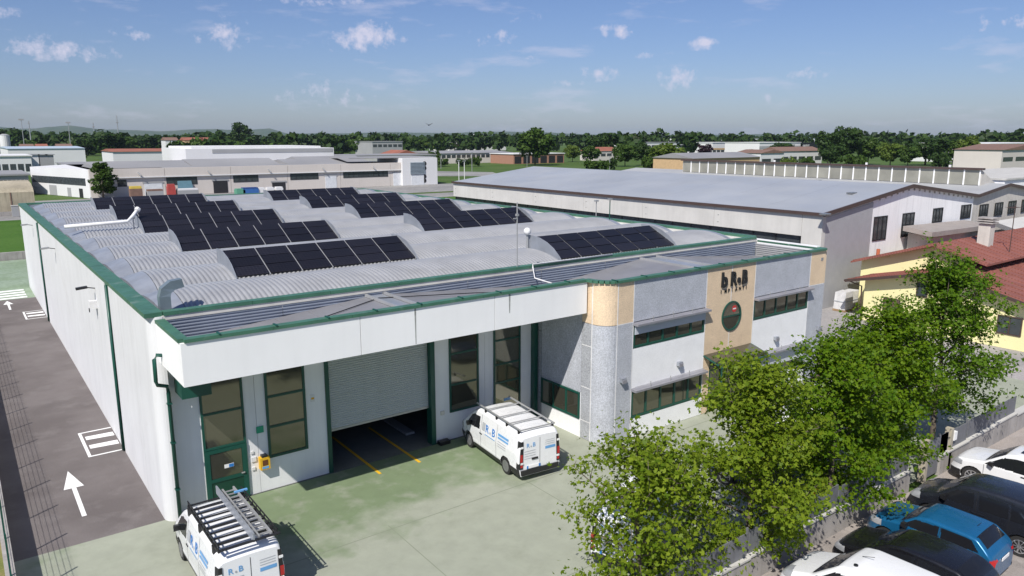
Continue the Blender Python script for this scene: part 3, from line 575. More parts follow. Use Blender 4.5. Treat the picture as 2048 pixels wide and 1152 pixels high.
for i in range(9):
    ya = GY - .25 + (WB - GY + .3) * i / 9; yb = GY - .25 + (WB - GY + .3) * (i + 1) / 9 - .02
    slab(WH, [(E0 - .55, ya, ZE), (R0x, ya, ZR), (R0x, yb, ZR), (E0 - .55, yb, ZE)]); slab(WH, [(R0x, ya, ZR), (V0, ya, ZVv), (V0, yb, ZVv), (R0x, yb, ZR)])
slab(WH, [(V0, GY - .25, ZVv), (86, GY - .25, 8.5), (86, WB, 8.5), (V0, WB, ZVv)], m=fibre); slab(WH, [(86, GY - .25, 8.5), (99, GY - .25, 7.0), (99, WB, 7.0), (86, WB, 8.5)], m=fibre)
for a, b in zip(((E0 - .6, ZE), (R0x, ZR), (V0, ZVv), (86, 8.5)), ((R0x, ZR), (V0, ZVv), (86, 8.5), (99, 7.0))):
    obj('verge_trim', MB().hexa([(a[0], GY - .33, a[1] - .22), (b[0], GY - .33, b[1] - .22), (b[0], GY - .2, b[1] - .22), (a[0], GY - .2, a[1] - .22), (a[0], GY - .33, a[1] + .06), (b[0], GY - .33, b[1] + .06), (b[0], GY - .2, b[1] + .06), (a[0], GY - .2, a[1] + .06)]), brown_trim, WH)
obj('eave_gutter', MB().box(E0 - .72, E0 - .5, GY - .33, WB + .1, ZE - .2, ZE + .03), brown_trim, WH)
fb_ = np.linspace(GY + 1.6, WB, 7)
for a, b in zip(fb_[:-1], fb_[1:]):
    p = obj('fascia_panel', MB().box(E0 - .5, E0 - .3, a + .012, b - .012, 5.62, ZE - .21), conc_light, WH)
    for z in (6.0, 6.6): obj('fixing', MB().box(E0 - .52, E0 - .501, b - .5, b - .38, z, z + .06), stain, p)
obj('shadow_gap_glazing', MB().box(E0 - .2, E0 - .1, GY + 1.6, WB, 4.3, 5.62), glass_far, WH)
for y in np.linspace(GY + 1.8, WB - .2, 24): obj('mullion', MB().box(E0 - .24, E0 - .201, y, y + .08, 4.3, 5.62), black_m, WH)
obj('side_wall', MB().box(E0 - .2, E0, GY + .2, WB, 0, 4.3), conc_light, WH)
obj('corner_pier', MB().box(E0 - .5, E0 - .02, GY - .1, GY + 1.58, 0, ZE - .22), conc_light, WH)
def poly_wall(pts, m, name, y=GY, th=.2): return obj(name, MB().prism([(x, y, z) for x, z in pts], (0, th, 0)), m, WH)
zr = lambda x: ZE + (ZR - ZE) * (x - E0 + .55) / (R0x - E0 + .55) - .14 if x < R0x else (ZR + (ZVv - ZR) * (x - R0x) / (V0 - R0x) - .14 if x < V0 else 7.7 + .8 * min(1, (x - V0) / 7.1) - .14)
poly_wall([(E0, 0), (59.7, 0), (59.7, zr(59.7) - .3), (E0, zr(E0) - .3)], sheet_grey, 'sheet_wall', y=GY - .06)
poly_wall([(E0, zr(E0) - .32), (59.7, zr(59.7) - .32), (59.7, zr(59.7)), (E0, zr(E0))], gable_beige, 'beam', y=GY - .02)
poly_wall([(59.72, 0), (V0 - .5, 0), (V0 - .5, zr(V0 - .5)), (R0x, zr(R0x)), (59.72, zr(59.72))], gable_white, 'gable_wall')
poly_wall([(V0 - .48, 0), (98, 0), (98, 7.0), (86, 8.34), (V0 - .48, zr(V0) - .05)], gable_beige, 'gable_wall', y=GY + .05)
for x0, x1, z0, z1 in ((60.1, 62.25, 4.75, 6.75), (64.8, 66.9, 4.7, 6.75), (70.3, 72.2, 5.57, 6.87), (75.9, 78.0, 5.57, 6.87), (80.0, 81.9, 5.4, 6.7), (83.5, 85.4, 5.4, 6.7), (86.8, 88.7, 5.4, 6.7), (90.2, 92, 5.4, 6.7)):
    window(WH, x0, x1, z0, z1, GY, 3, (), .1, gm=glass_far, fm=black_m)
for x in np.arange(60.6, 78, .95): obj('purlin_end', MB().box(x, x + .08, GY - .12, GY - .005, zr(x) - .3, zr(x) - .1), conc, WH)
# clerestory of translucent panes standing on the roof
CX = 84.0
cl = obj('clerestory', MB().prism([(CX + .1, 33.0, 8.15), (CX + .1, 33.0, 9.85), (CX + 4.2, 33.0, 8.2)], (0, 39, 0)), gable_beige, WH)
obj('clerestory_cap', MB().box(CX - .2, CX + .35, 32.8, 72.2, 9.86, 10.06), brown_trim, WH)
cy = np.linspace(33.1, 71.9, 27)
for a, b in zip(cy[:-1], cy[1:]):
    obj('pane', MB().box(CX + .02, CX + .09, a + .02, b - .02, 8.35, 9.85), poly_pane, cl); obj('post', MB().box(CX - .05, CX + .018, a - .06, a + .06, 8.3, 9.85), gable_white, cl)
for y in (36, 45, 57): obj('ridge_vent', MB().box(CX, CX + .16, y, y + .2, 10.06, 10.3), joint_white, WH)
for px, py in ((1703, 392), (1652, 407), (1566, 364), (1636, 358), (1534, 357)):
    P = atz(px, py, 8.3); obj('roof_hatch', MB().box(P.x - .4, P.x + .4, P.y - .25, P.y + .25, zr(P.x) + .14, zr(P.x) + .26), win_grey, WH)
# white annex behind
o = thing('white_annex', 'plain white flat roofed block beyond the clerestory', 'building', (120, 45, 0)); obj('wall', MB().box(101, 140, 37, 50, 0, 8.1), gable_white, o); obj('roof', MB().box(100.8, 140.2, 36.8, 50.2, 8.1, 8.3), conc, o)
o = thing('grey_annex', 'low grey flat roofed annex behind the big metal roof', 'building', (92, 85, 0)); obj('wall', MB().box(86.5, 98, 83.5, 87.5, 0, 7.5), conc_light, o); obj('roof', MB().box(86.3, 98.2, 83.3, 87.7, 7.5, 7.7), conc_light, o)
# ------------------------------------------------------------------ flat roofed beige building right of the white gable
BB = thing('flat_roof_building', 'beige building with deep overhanging flat roof edge standing against the white gable', 'building', (80, 26, 0))
slab(BB, [(64.3, 28.4, 5.45), (76.0, 28.4, 5.3), (76.0, GY - .4, 5.5), (64.3, GY - .4, 5.75)], .4, 'roof', mat('grey_brown_fascia', (.30, .27, .25), .8))
slab(BB, [(66, 20.0, 5.2), (100, 20.0, 5.2), (100, 28.38, 5.6), (76.02, 28.38, 5.6)], .4, 'roof', conc_light)
obj('wall', MB().box(65.5, 76, 29.0, GY - .3, 0, 5.05), gable_beige, BB); obj('wall', MB().prism([(69, 20.6, 0), (99, 20.6, 0), (99, 28.3, 0), (76.1, 28.3, 0)], (0, 0, 4.75)), gable_beige, BB)
obj('skylight', MB().box(82, 90, 22, 26, 5.5, 5.62), glass_d, BB)
# ------------------------------------------------------------------ yellow house
yel = mat('yellow_render', (.80, .745, .40), .85, var=.05, scale=.6, bump=.2)
tile = mat('red_tile_sheet', (.25, .092, .07), .7, var=.2, scale=.7, ribs=('Y', 1.6, .6), dirt=((.2, .1, .08), .8, .55, .5))
HX = 52.4
YH = thing('yellow_house', 'low yellow house with ribbed red roofs, chimney and barred window', 'house', (58, 22, 0))
ax = 22.0; zA, zL, zRt = 4.45, 2.95, 3.1
obj('wall', MB().prism([(HX, 27.4, 0), (HX, 16.0, 0), (HX, 16.0, 2.9), (HX, ax, 4.25), (HX, 27.4, 3.05)], (11, 0, 0)), yel, YH)
def ribs_roof(x0, x1, ya, za, yb, zb, name='roof', m=tile, step=1.05):
    r = slab(YH, [(x0, ya, za), (x1, ya, za), (x1, yb, zb), (x0, yb, zb)] if ya < yb else [(x0, yb, zb), (x1, yb, zb), (x1, ya, za), (x0, ya, za)], .14, name, m)
    for x in np.arange(x0 + .3, x1 - .1, step): obj('roof_rib', MB().bar((x, ya, za + .03), (x, yb, zb + .03), .09, .07), m, r)
    return r
ribs_roof(HX - .7, 66, 28.5, zL - .05, ax, zA); ribs_roof(HX - .7, 66, 15.2, zRt - .3, ax, zA)
obj('ridge_cap', MB().bar((HX - .72, ax, zA + .04), (66, ax, zA + .04), .3, .1), tile, YH)
for yb, zb in ((28.55, zL - .12), (15.15, zRt - .4)): obj('bargeboard', MB().bar((HX - .74, ax, zA - .12), (HX - .74, yb, zb), .05, .2), brown_trim, YH)
obj('gutter', MB().tube([(HX - .75, 28.55, 2.86), (60, 28.55, 2.86)], .07, 6), brown_trim, YH); obj('downpipe', MB().tube([(HX - .5, 28.5, 2.85), (HX - .05, 27.6, 2.5), (HX - .05, 27.5, .1)], .05, 6), brown_trim, YH)
w = window(YH, 24.75, 25.9, .72, 1.98, HX, 2, (), .07, gm=mat('brown_shutter', (.18, .11, .09), .7), fm=brown_trim, side=True)
for y in np.arange(24.7, 26.0, .13): obj('bar', MB().bar((HX - .16, y, .65), (HX - .16, y, 2.05), .02), mat('bar_brown', (.15, .13, .09)), w)
for z in (.75, 1.35, 1.95): obj('bar', MB().bar((HX - .16, 24.6, z), (HX - .16, 26.05, z), .02), MATS['bar_brown'], w)
window(YH, 23.0, 23.75, 2.4, 3.4, HX, 1, (), .06, gm=glass_far, fm=brown_trim, side=True)
window(YH, 17.2, 18.6, .9, 2.1, HX, 2, (), .07, gm=glass_far, fm=brown_trim, side=True)
# taller rear part
obj('wall', MB().prism([(55.8, 29.6, 0), (55.8, 22.2, 0), (55.8, 22.2, 5.0), (55.8, 24.3, 5.5), (55.8, 29.6, 3.85)], (14, 0, 0)), yel, YH)
ribs_roof(55.1, 72, 30.1, 3.75, 24.2, 5.72); ribs_roof(55.1, 72, 20.6, 4.75, 24.2, 5.72)
ch = obj('chimney', MB().box(60.2, 61.0, 22.6, 23.4, 4.9, 6.9), gable_beige, YH)
for z in (6.95, 7.12, 7.29): obj('cowl', MB().box(60.05, 61.15, 22.45, 23.55, z, z + .09), conc_wall, ch)
obj('clay_pot', MB().tube([(56.6, 28.8, 4.1), (56.6, 28.8, 4.7)], .14, 8), mat('terracotta', (.45, .13, .06), .8), YH)
an = thing('roof_antenna', 'rusty television antenna standing on the red roof by the chimney', 'antenna', (60.8, 21.4, 4.7)); obj('pole', MB().tube([(60.8, 21.4, 4.5), (60.8, 21.4, 8.4)], .03, 6), brown_trim, an); obj('boom', MB().bar((60.1, 21.6, 8.2), (61.4, 21.2, 8.2), .03), brown_trim, an)
for i in range(5): obj('element', MB().bar((60.2 + i * .27, 21.2 + .0 * i, 8.2), (60.25 + i * .27, 21.85, 8.2), .015), brown_trim, an)
# pallets of wrapped goods by the grey wall
wrap = mat('plastic_wrap', (.62, .62, .62), .3, var=.15, scale=4, bump=.5, bscale=8)
for i, (x, y, h, l) in enumerate(((54.2, 29.9, 1.5, 'white wrapped pallet load by the grey sheet wall, on the factory side'), (55.7, 30.2, 1.35, 'white wrapped pallet load by the grey sheet wall, on the house side'))):
    t = thing('pallet_load', l, 'pallet', (x, y, 0), group='wrapped pallets'); obj('pallet', MB().box(x - .6, x + .6, y - .5, y + .5, 0, .14), mat('pallet_wood', (.3, .2, .11), .9), t); obj('wrapped_goods', MB().hexa([(x - .57, y - .47, .15), (x + .57, y - .47, .15), (x + .57, y + .47, .15), (x - .57, y + .47, .15), (x - .5, y - .42, h), (x + .52, y - .44, h + .04), (x + .5, y + .43, h), (x - .52, y + .43, h - .05)]), wrap, t)
    obj('band', MB().box(x - .58, x + .58, y - .48, y + .48, h * .5, h * .5 + .06), grey_print, t)
# ------------------------------------------------------------------ boundary walls and fences
bw = thing('lane_fence', 'low concrete wall carrying a green wire mesh fence along the lane', 'fence', (.08, 45, 0))
for i in range(24):
    y = 14 + i * 2.5; obj('wall_block', MB().box(-.05, .2, y, y + 2.485, -.1, .85), conc_wall, bw); obj('post', MB().bar((.08, y, .85), (.08, y, 2.15), .05), green_d, bw)
    mb = MB()
    for z in np.arange(.95, 2.15, .2): mb.bar((.08, y, z), (.08, y + 2.5, z), .008)
    for yy in np.arange(y + .1, y + 2.5, .1): mb.bar((.08, yy, .9), (.08, yy, 2.1), .006)
    obj('mesh_panel', mb, green_d, bw)
kw = thing('lawn_wall', 'low dark block wall between the green back yard and the lawn', 'wall', (-10, 97.4, 0))
for i in range(8): obj('wall_section', MB().box(-42 + i * 9.5, -42 + i * 9.5 + 9.48, 97.2, 97.6, -.1, .85), black_m if i == 3 else conc_wall, kw)
sw = thing('street_wall', 'weathered low concrete wall with grey sheet fence along the street parking', 'wall', (30, 12.1, 0))
fence_sheet = mat('fence_sheet', (.16, .165, .18), .6, var=.15, streak=.2)
for i in range(22):
    x = 8 + i * 2.45
    if 28.6 < x + 1.2 < 31.0: continue
    h = .78 + .05 * (i % 3); obj('wall_block', MB().box(x, x + 2.435, 12.0, 12.28, -.1, h), conc_wall, sw); obj('cap', MB().box(x, x + 2.435, 11.96, 12.32, h, h + .06), conc, sw)
    if x < 36: obj('sheet_panel', MB().box(x + .04, x + 2.4, 12.1, 12.13, h + .06, h + .82), fence_sheet, sw); obj('post', MB().bar((x, 12.16, h), (x, 12.16, h + .9), .06), fence_sheet, sw)
gt = thing('street_gate', 'grey sheet metal pedestrian gate standing in the street wall opening', 'gate', (29.8, 12.15, 0))
obj('post', MB().box(28.75, 28.95, 12.0, 12.25, 0, 1.75), mat('gate_post', (.4, .36, .28), .7), gt); obj('post', MB().box(30.75, 30.95, 12.0, 12.25, 0, 1.75), MATS['gate_post'], gt); obj('leaf', MB().box(28.98, 30.72, 12.1, 12.15, .08, 1.6), fence_sheet, gt); obj('letter_box', MB().box(31.0, 31.25, 11.98, 12.2, 1.2, 1.55), white_p, gt)
# ------------------------------------------------------------------ vehicles
def interp(pts, x): return float(np.interp(x, [p[0] for p in pts], [p[1] for p in pts]))
def smoothprof(pts, xs):                              # rounded polyline
    y = np.interp(xs, [p[0] for p in pts], [p[1] for p in pts]); k = np.ones(7) / 7
    yp = np.pad(y, 3, mode='edge'); return np.convolve(yp, k, 'valid')
def paint(name, col, metal=0.0, rough=.28): return mat(name, col, rough, metal=metal, var=.03, coat=.6)
white_car = paint('white_paintwork', (.78, .79, .80)); dark_car = paint('black_grey_paintwork', (.014, .016, .022)); blue_car = paint('blue_paintwork', (.01, .12, .27), .3); black_car = paint('black_paintwork', (.008, .008, .010)); navy_car = paint('navy_paintwork', (.01, .025, .09))
def vehicle(name, label, cat, loc, heading, sp, body, group=None, rim='alloy'):
    """x forward, y left. The shell is a lofted skin; glass, bumpers, arches and lamps are proud patches of the same skin."""
    T = thing(name, label, cat, (*loc, 0), heading, group, local=True)
    L, Wd, top, belt, tum, zb = sp['L'], sp['W'] / 2, sp['top'], sp['belt'], sp['tum'], sp.get('zb', .24)
    xs = np.linspace(-L / 2, L / 2, 190); zt = smoothprof(top, xs); NS, NC, NT = 42, 7, 12; rings = []
    for x, z in zip(xs, zt):
        e = abs(x) / (L / 2); fr = 1 - sp.get('nose', .16) * max(0, (e - .72) / .28) ** 2.6 if x > 0 else 1 - sp.get('tail', .07) * max(0, (e - .85) / .15) ** 3
        wb = Wd * fr; r = min(sp.get('r', .12), (z - zb) * .45); pts = []
        def yw(zz):
            if zz < zb + .3: return wb * (.93 + .07 * math.sin(math.pi / 2 * (zz - zb) / .3))
            return wb - max(0, zz - belt) * tum - .02 * max(0, (belt - .2 - zz)) 
        for i in range(NS): zz = zb + (z - r - zb) * i / (NS - 1); pts.append((yw(zz), zz))
        ye = yw(z - r); rr = r * 1.15
        for i in range(1, NC + 1): a = math.pi / 2 * i / NC; pts.append((ye - rr * (1 - math.cos(a)), z - r + r * math.sin(a)))
        yt = ye - rr
        for i in range(1, NT + 1): y = yt * (1 - i / NT); pts.append((y, z + sp.get('crown', .035) * (1 - (y / yt) ** 2)))
        rings.append([(x, y, zz) for y, zz in pts] + [(x, -y, zz) for y, zz in pts[-2::-1]])
    V = np.array(rings); nx, nv = V.shape[:2]
    du = np.gradient(V, axis=0); dv = np.gradient(V, axis=1); Nn = np.cross(dv, du); Nn /= np.linalg.norm(Nn, axis=2)[..., None] + 1e-9
    if Nn[nx // 2, nv // 2, 2] < 0: Nn = -Nn
    C4 = (V[:-1, :-1] + V[1:, :-1] + V[1:, 1:] + V[:-1, 1:]) / 4; ix, iv = np.meshgrid(np.arange(nx - 1), np.arange(nv - 1), indexing='ij')
    side = np.minimum(iv, nv - 2 - iv); cx, cy_, cz = C4[..., 0], C4[..., 1], C4[..., 2]
    def patch(nm, mask, m, off, parent=T, **k):
        Pv = V + Nn * off; idx = {}; mb = MB()
        for a, b in zip(*np.nonzero(mask)):
            f = []
            for i, j in ((a, b), (a + 1, b), (a + 1, b + 1), (a, b + 1)):
                if (i, j) not in idx: idx[(i, j)] = len(mb.v); mb.v.append(tuple(Pv[i, j]))
                f.append(idx[(i, j)])
            mb.f.append(tuple(f[::-1]))
        if mb.f: return obj(nm, mb, m, parent, True, **k)
    def inpoly(poly):
        w = np.zeros(cx.shape, bool); n = len(poly)
        for i in range(n):
            (xa, za), (xb, zb_) = poly[i], poly[(i + 1) % n]; c = ((za > cz) != (zb_ > cz)) & (cx < (xb - xa) * (cz - za) / (zb_ - za + 1e-9) + xa); w ^= c
        return w
    isside = side < NS + 2; istop = side >= NS + NC - 3
    wells = np.zeros(cx.shape, bool)
    for wx, wr in sp['wheels']: wells |= ((cx - wx) ** 2 + (cz - wr) ** 2 < (wr + .065) ** 2) & (side < NS)
    b = patch('body', ~wells, body, 0.0)
    mb = MB()
    for end in (0, nx - 1): mb.quad(*[tuple(p) for p in (V[end] if end else V[end][::-1])])
    mb.quad(*[tuple(V[i, 0]) for i in range(0, nx, 10)], *[tuple(V[i, -1]) for i in range(nx - 1, -1, -10)]); obj('end_panel', mb, body if not sp.get('blackend') else black_m, T)
    for wx, wr in sp['wheels']:
        for s_ in (1, -1): patch('wheel_arch', wells & (np.abs(cx - wx) < .6) & (np.sign(cy_) == s_), black_m, -.09)
    for po in sp['side_glass']:
        for s_ in (1, -1): patch('side_window', inpoly(po) & (side < NS + 3) & (np.sign(cy_) == s_), glass_d, .006)
    if 'screen' in sp: patch('windscreen', istop & (cx > sp['screen'][0]) & (cx < sp['screen'][1]) & (np.abs(cy_) < Wd * .80), glass_d, .007)
    if 'rear_glass' in sp: patch('rear_window', (side >= NS + 1) & (cx > sp['rear_glass'][0]) & (cx < sp['rear_glass'][1]) & (np.abs(cy_) < Wd * .74), glass_d, .007)
    for sx_, z0_, z1_ in sp.get('seams', ()):
        i_ = int(np.argmin(np.abs(xs - sx_)))
        for s_ in (1, -1):
            mb = MB(); idx = [j for j in range(NS + NC) if z0_ < V[i_, j, 2] < z1_]
            q = [(V[i_, j if s_ > 0 else nv - 1 - j] + Nn[i_, j if s_ > 0 else nv - 1 - j] * .004) for j in idx[::3] + idx[-1:]]
            for a, b2 in zip(q[:-1], q[1:]): mb.quad((a[0] - .008, a[1], a[2]), (a[0] + .008, a[1], a[2]), (b2[0] + .008, b2[1], b2[2]), (b2[0] - .008, b2[1], b2[2]))
            if mb.f: obj('door_seam', mb, black_m, T)
    for s_ in (1, -1):
        lr = isside & ~wells & (np.sign(cy_) == s_); (xf, rf), (xr_, rr_) = sp['wheels']; fb, rb_ = sp.get('front_bumper', sp['trim']), sp.get('rear_bumper', sp['trim'])
        patch('sill_trim', lr & (cz < sp['trim']) & (cx < xf - rf) & (cx > xr_ + rr_), black_m, .012)
        patch('front_bumper', lr & (cz < fb) & (cx > xf + rf), black_m, .014); patch('rear_bumper', lr & (cz < rb_) & (cx < xr_ - rr_), black_m, .014)
    for s_ in (1, -1):
        for key, nm, m in (('headlight', 'headlight', clear_l), ('taillight', 'tail_light', red_l)):
            if key in sp:
                q = sp[key]; patch(nm, (cx > q[0]) & (cx < q[1]) & (cz > q[2]) & (cz < q[3]) & (np.sign(cy_) == s_) & (np.abs(cy_) > q[4]), m, .012)
        mx, mz = sp['mirror']; mb = MB().hexa([(mx - .08, s_ * (Wd + a), mz + c) for a, c in ((-.06, 0), (.18, .0), (.18, .18), (-.06, .16))] + [(mx + .09, s_ * (Wd + a), mz + c) for a, c in ((-.06, .03), (.14, .03), (.14, .15), (-.06, .13))]); obj('mirror', mb, sp.get('mirror_m', black_m), T)
        for hx, hz in sp.get('handles', ()): obj('door_handle', MB().bar((hx - .1, s_ * (Wd + .005), hz), (hx + .1, s_ * (Wd + .005), hz), .03, .035), black_m if body is white_car else body, T)
        for wx, wr in sp['wheels']:
            yo = s_ * (Wd - .02); wob = obj('wheel', MB().tube([(wx, yo, wr), (wx, yo - s_ * .2, wr)], wr, 28), tyre_m, T, False)
            mb = MB(); n = 14; rm = rim_m if rim == 'alloy' else steelrim
            if rim == 'alloy':
                for k in range(9):
                    a = 2 * math.pi * k / 9; ca, sa = math.cos(a), math.sin(a); mb.bar((wx + .04 * ca, yo + s_ * .012, wr + .04 * sa), (wx + wr * .66 * ca, yo + s_ * .012, wr + wr * .66 * sa), .045, .02)
            else: mb.disc((wx, yo + s_ * .004, wr), (0, s_, 0), wr * .6, .008, 18)
            mb.disc((wx, yo + s_ * .006, wr), (0, s_, 0), .06, .016, 10)
            for k in range(24):
                a, c2 = 2 * math.pi * k / 24, 2 * math.pi * (k + 1) / 24; P = lambda r_, t: (wx + r_ * math.cos(t), yo + s_ * .008, wr + r_ * math.sin(t)); mb.quad(P(wr * .6, a), P(wr * .7, a), P(wr * .7, c2), P(wr * .6, c2))
            obj('rim', mb, rm, wob)
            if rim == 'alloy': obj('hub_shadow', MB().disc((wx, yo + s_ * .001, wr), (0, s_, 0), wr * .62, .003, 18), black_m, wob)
    return T
VAN = dict(seams=((.52, .45, 1.8), (1.72, .5, 1.1), (-.75, .45, 1.8)), L=5.0, W=1.95, top=[(-2.5, 1.7), (-2.46, 1.86), (-2.3, 1.93), (.5, 1.96), (.95, 1.93), (1.25, 1.8), (1.95, 1.2), (2.3, 1.02), (2.44, .86), (2.5, .55)], belt=1.1, tum=.16, r=.16, nose=.2, tail=.04, wheels=((1.57, .34), (-1.5, .34)),
           side_glass=[[(.62, 1.13), (1.72, 1.1), (1.32, 1.58), (1.1, 1.66), (.66, 1.66)]], screen=(1.16, 1.98), trim=.42, front_bumper=.62, rear_bumper=.55, headlight=(2.05, 2.42, .72, .98, .5), mirror=(1.45, 1.1), handles=((.5, 1.0),), crown=.03)
def van_livery(T, big=True):
    W2 = .985
    for s_ in (1, -1):
        def txt(b_, size, x, z, m, sx=1):
            me = textmesh(b_, size, .003, .004); me.materials.append(m); o = bpy.data.objects.new('lettering', me); COL.objects.link(o); o.parent = T
            o.location = (x if s_ < 0 else x, s_ * (W2 + .004 - max(0, z - 1.0) * .12), z); o.rotation_euler = (math.pi / 2 - .12, 0, 0 if s_ < 0 else math.pi); o.scale = (sx, 1, 1)
        d = 1 if s_ > 0 else -1                        # reading direction runs towards the rear on the left side
        x0 = .42 if s_ > 0 else -.5
        txt('R', .46, x0 - d * .28 if s_ > 0 else x0 + .28, 1.2, blue_print); txt('e', .24, x0 - d * .62 if s_ > 0 else x0 + .62, 1.2, grey_print); txt('B', .46, x0 - d * .8 if s_ > 0 else x0 + .8, 1.2, blue_print)
        mb = MB(); y = lambda z: s_ * (W2 + .006 - max(0, z - 1.1) * .16)
        def rect_(xa, xb, za, zb_): return [(xa, y(za), za), (xb, y(za), za), (xb, y(zb_), zb_), (xa, y(zb_), zb_)]
        lo = (lambda a, b_: (x0 - b_, x0 - a)) if s_ > 0 else (lambda a, b_: (x0 + a, x0 + b_))
        obj('logo_mark', MB().quad(*rect_(*lo(.0, .24), 1.2, 1.54)), grey_print, T)
        obj('print_line', MB().quad(*rect_(*lo(.28, 1.1), 1.08, 1.11)), lblue_print, T)
        for z, h in ((1.40, .09), (1.28, .07)): obj('print_line', MB().quad(*rect_(*lo(1.3, 2.1), z, z + h)), lblue_print, T)
        for z in (1.16, 1.06, .96): obj('print_line', MB().quad(*rect_(*lo(1.32, 1.95), z, z + .025)), grey_print, T)
    # rear doors
    xr = -2.503
    obj('door_gap', MB().quad((xr - .004, .008, .5), (xr - .004, -.008, .5), (xr - .004, -.008, 1.7), (xr - .004, .008, 1.7)), black_m, T)
    for b_, y0, sz, m in (('R', .62, .24, lblue_print), ('e', .44, .13, grey_print), ('B', .34, .24, lblue_print)):
        me = textmesh(b_, sz, .002, .002); me.materials.append(m); o = bpy.data.objects.new('lettering', me); COL.objects.link(o); o.parent = T; o.location = (xr - .006, y0, 1.38); o.rotation_euler = (math.pi / 2, 0, -math.pi / 2)
    for i, z in enumerate((1.22, 1.12, 1.02, .92)): obj('print_line', MB().quad((xr - .005, .72, z), (xr - .005, .2, z), (xr - .005, .2, z + .02), (xr - .005, .72, z + .02)), grey_print, T)
    for z in (1.5, 1.42, 1.34): obj('print_line', MB().quad((xr - .005, -.25, z), (xr - .005, -.7, z), (xr - .005, -.7, z + .02), (xr - .005, -.25, z + .02)), grey_print, T)
    obj('print_block', MB().quad((xr - .005, -.25, 1.16), (xr - .005, -.72, 1.16), (xr - .005, -.72, 1.27), (xr - .005, -.25, 1.27)), lblue_print, T)
    obj('step_bumper', MB().hexa([(xr - .05, -.84, .28), (xr - .05, .84, .28), (xr + .03, .88, .28), (xr + .03, -.88, .28), (xr - .06, -.86, .49), (xr - .06, .86, .49), (xr + .03, .9, .49), (xr + .03, -.9, .49)]), black_m, T)
    pl = obj('number_plate', MB().box(xr - .02, xr - .004, -.02, .62, .52, .64), white_p, T); obj('plate_band', MB().box(xr - .024, xr - .021, .54, .62, .52, .64), blue_print, pl); obj('plate_band', MB().box(xr - .024, xr - .021, -.02, .06, .52, .64), blue_print, pl)
    obj('rear_handle', MB().box(xr - .03, xr - .004, .1, .38, .86, .93), black_m, T); obj('brake_light', MB().box(xr + .02, xr + .06, -.14, .14, 1.74, 1.8), red_l, T)
    for s_ in (1, -1):
        mb = MB().hexa([(xr - .025, s_ * .79, .56), (xr - .025, s_ * .945, .56), (xr + .17, s_ * .985, .56), (xr + .17, s_ * .79, .56), (xr - .02, s_ * .76, 1.66), (xr - .02, s_ * .86, 1.66), (xr + .16, s_ * .905, 1.66), (xr + .16, s_ * .76, 1.66)]); k = obj('lamp_cluster', mb, black_m, T)
        obj('lens', MB().box(xr - .034, xr - .024, s_ * .86 - .055, s_ * .86 + .055, .85, 1.15), red_l, k); obj('lens', MB().box(xr - .03, xr - .022, s_ * .85 - .05, s_ * .85 + .05, .62, .78), red_l, k)
        for z in (1.4, .75): obj('hinge', MB().box(xr - .045, xr - .02, s_ * .84 - .06, s_ * .84 + .06, z, z + .07), white_p, k)
v1 = vehicle('delivery_van', 'white van under a black roof rack with a ladder, by the green door', 'van', (5.45, 21.95), math.pi / 2, VAN, white_car, 'white company vans', 'steel'); van_livery(v1)
rk = obj('roof_rack', MB().bar((-2.5, .8, 2.12), (.75, .8, 2.12), .05).bar((-2.5, -.8, 2.12), (.75, -.8, 2.12), .05).bar((-2.5, .8, 2.28), (.75, .8, 2.28), .03).bar((-2.5, -.8, 2.28), (.75, -.8, 2.28), .03), black_m, v1)
for i in range(10):
    x = -2.45 + i * .35; obj('cross_bar', MB().bar((x, -.8, 2.14), (x, .8, 2.14), .1 if i in (1, 4, 8) else .05, .04), black_m, rk)
    for s_ in (1, -1): obj('rail_post', MB().bar((x, s_ * .8, 2.1), (x, s_ * .8, 2.28), .025), black_m, rk)
for x in (-2.0, -.6, .6):
    for s_ in (1, -1): obj('foot', MB().box(x - .07, x + .07, s_ * .8 - .05, s_ * .8 + .05, 1.87, 2.1), black_m, rk)
obj('rear_roller', MB().tube([(-2.58, -.85, 2.2), (-2.58, .85, 2.2)], .035, 8), black_m, rk)
ld = thing('ladder', 'silver aluminium ladder lying on the van roof rack, tied with a blue strap', 'ladder', (5.45, 21.95, 2.17), math.pi / 2, local=True)
for y in (-.28, -.62): obj('stile', MB().bar((-2.55, y, .06), (.95, y, .06), .05, .1), galv, ld)
for i in range(14): obj('rung', MB().bar((-2.4 + i * .245, -.62, .06), (-2.4 + i * .245, -.28, .06), .035), galv, ld)
obj('side_tray', MB().bar((-2.6, -.12, .12), (1.0, -.12, .12), .04, .26), galv_plate, ld); obj('strap', MB().box(.42, .5, -.9, -.5, .1, .15), lblue_print, ld)
v2 = vehicle('delivery_van', 'white van with slim silver roof bars parked beside the roller door', 'van', (17.45, 23.75), math.radians(84.5), VAN, white_car, 'white company vans', 'steel'); van_livery(v2)
rb = obj('roof_bars', MB().bar((-2.35, .78, 2.06), (1.15, .78, 2.1), .05, .05).bar((-2.35, -.78, 2.06), (1.15, -.78, 2.1), .05, .05), galv, v2)
for x in (-2.3, -1.45, -.65, .35): obj('cross_bar', MB().bar((x, -.78, 2.05), (x, .78, 2.05), .05, .035), galv, rb)
for x in (-2.2, -1.3, -.5, .4):
    for s_ in (1, -1): obj('foot', MB().box(x - .05, x + .05, s_ * .78 - .03, s_ * .78 + .03, 1.86, 2.05), black_m, rb)
v3 = vehicle('delivery_van', 'white van with dark roof bars parked behind the sparse young tree', 'van', (17.3, 15.6), math.radians(22), VAN, white_car, 'white company vans', 'steel'); van_livery(v3)
rb = obj('roof_bars', MB().bar((.4, -.8, 2.06), (.4, .8, 2.06), .08, .05), black_m, v3); obj('cross_bar', MB().bar((-1.5, -.8, 2.06), (-1.5, .8, 2.06), .08, .05), black_m, rb)
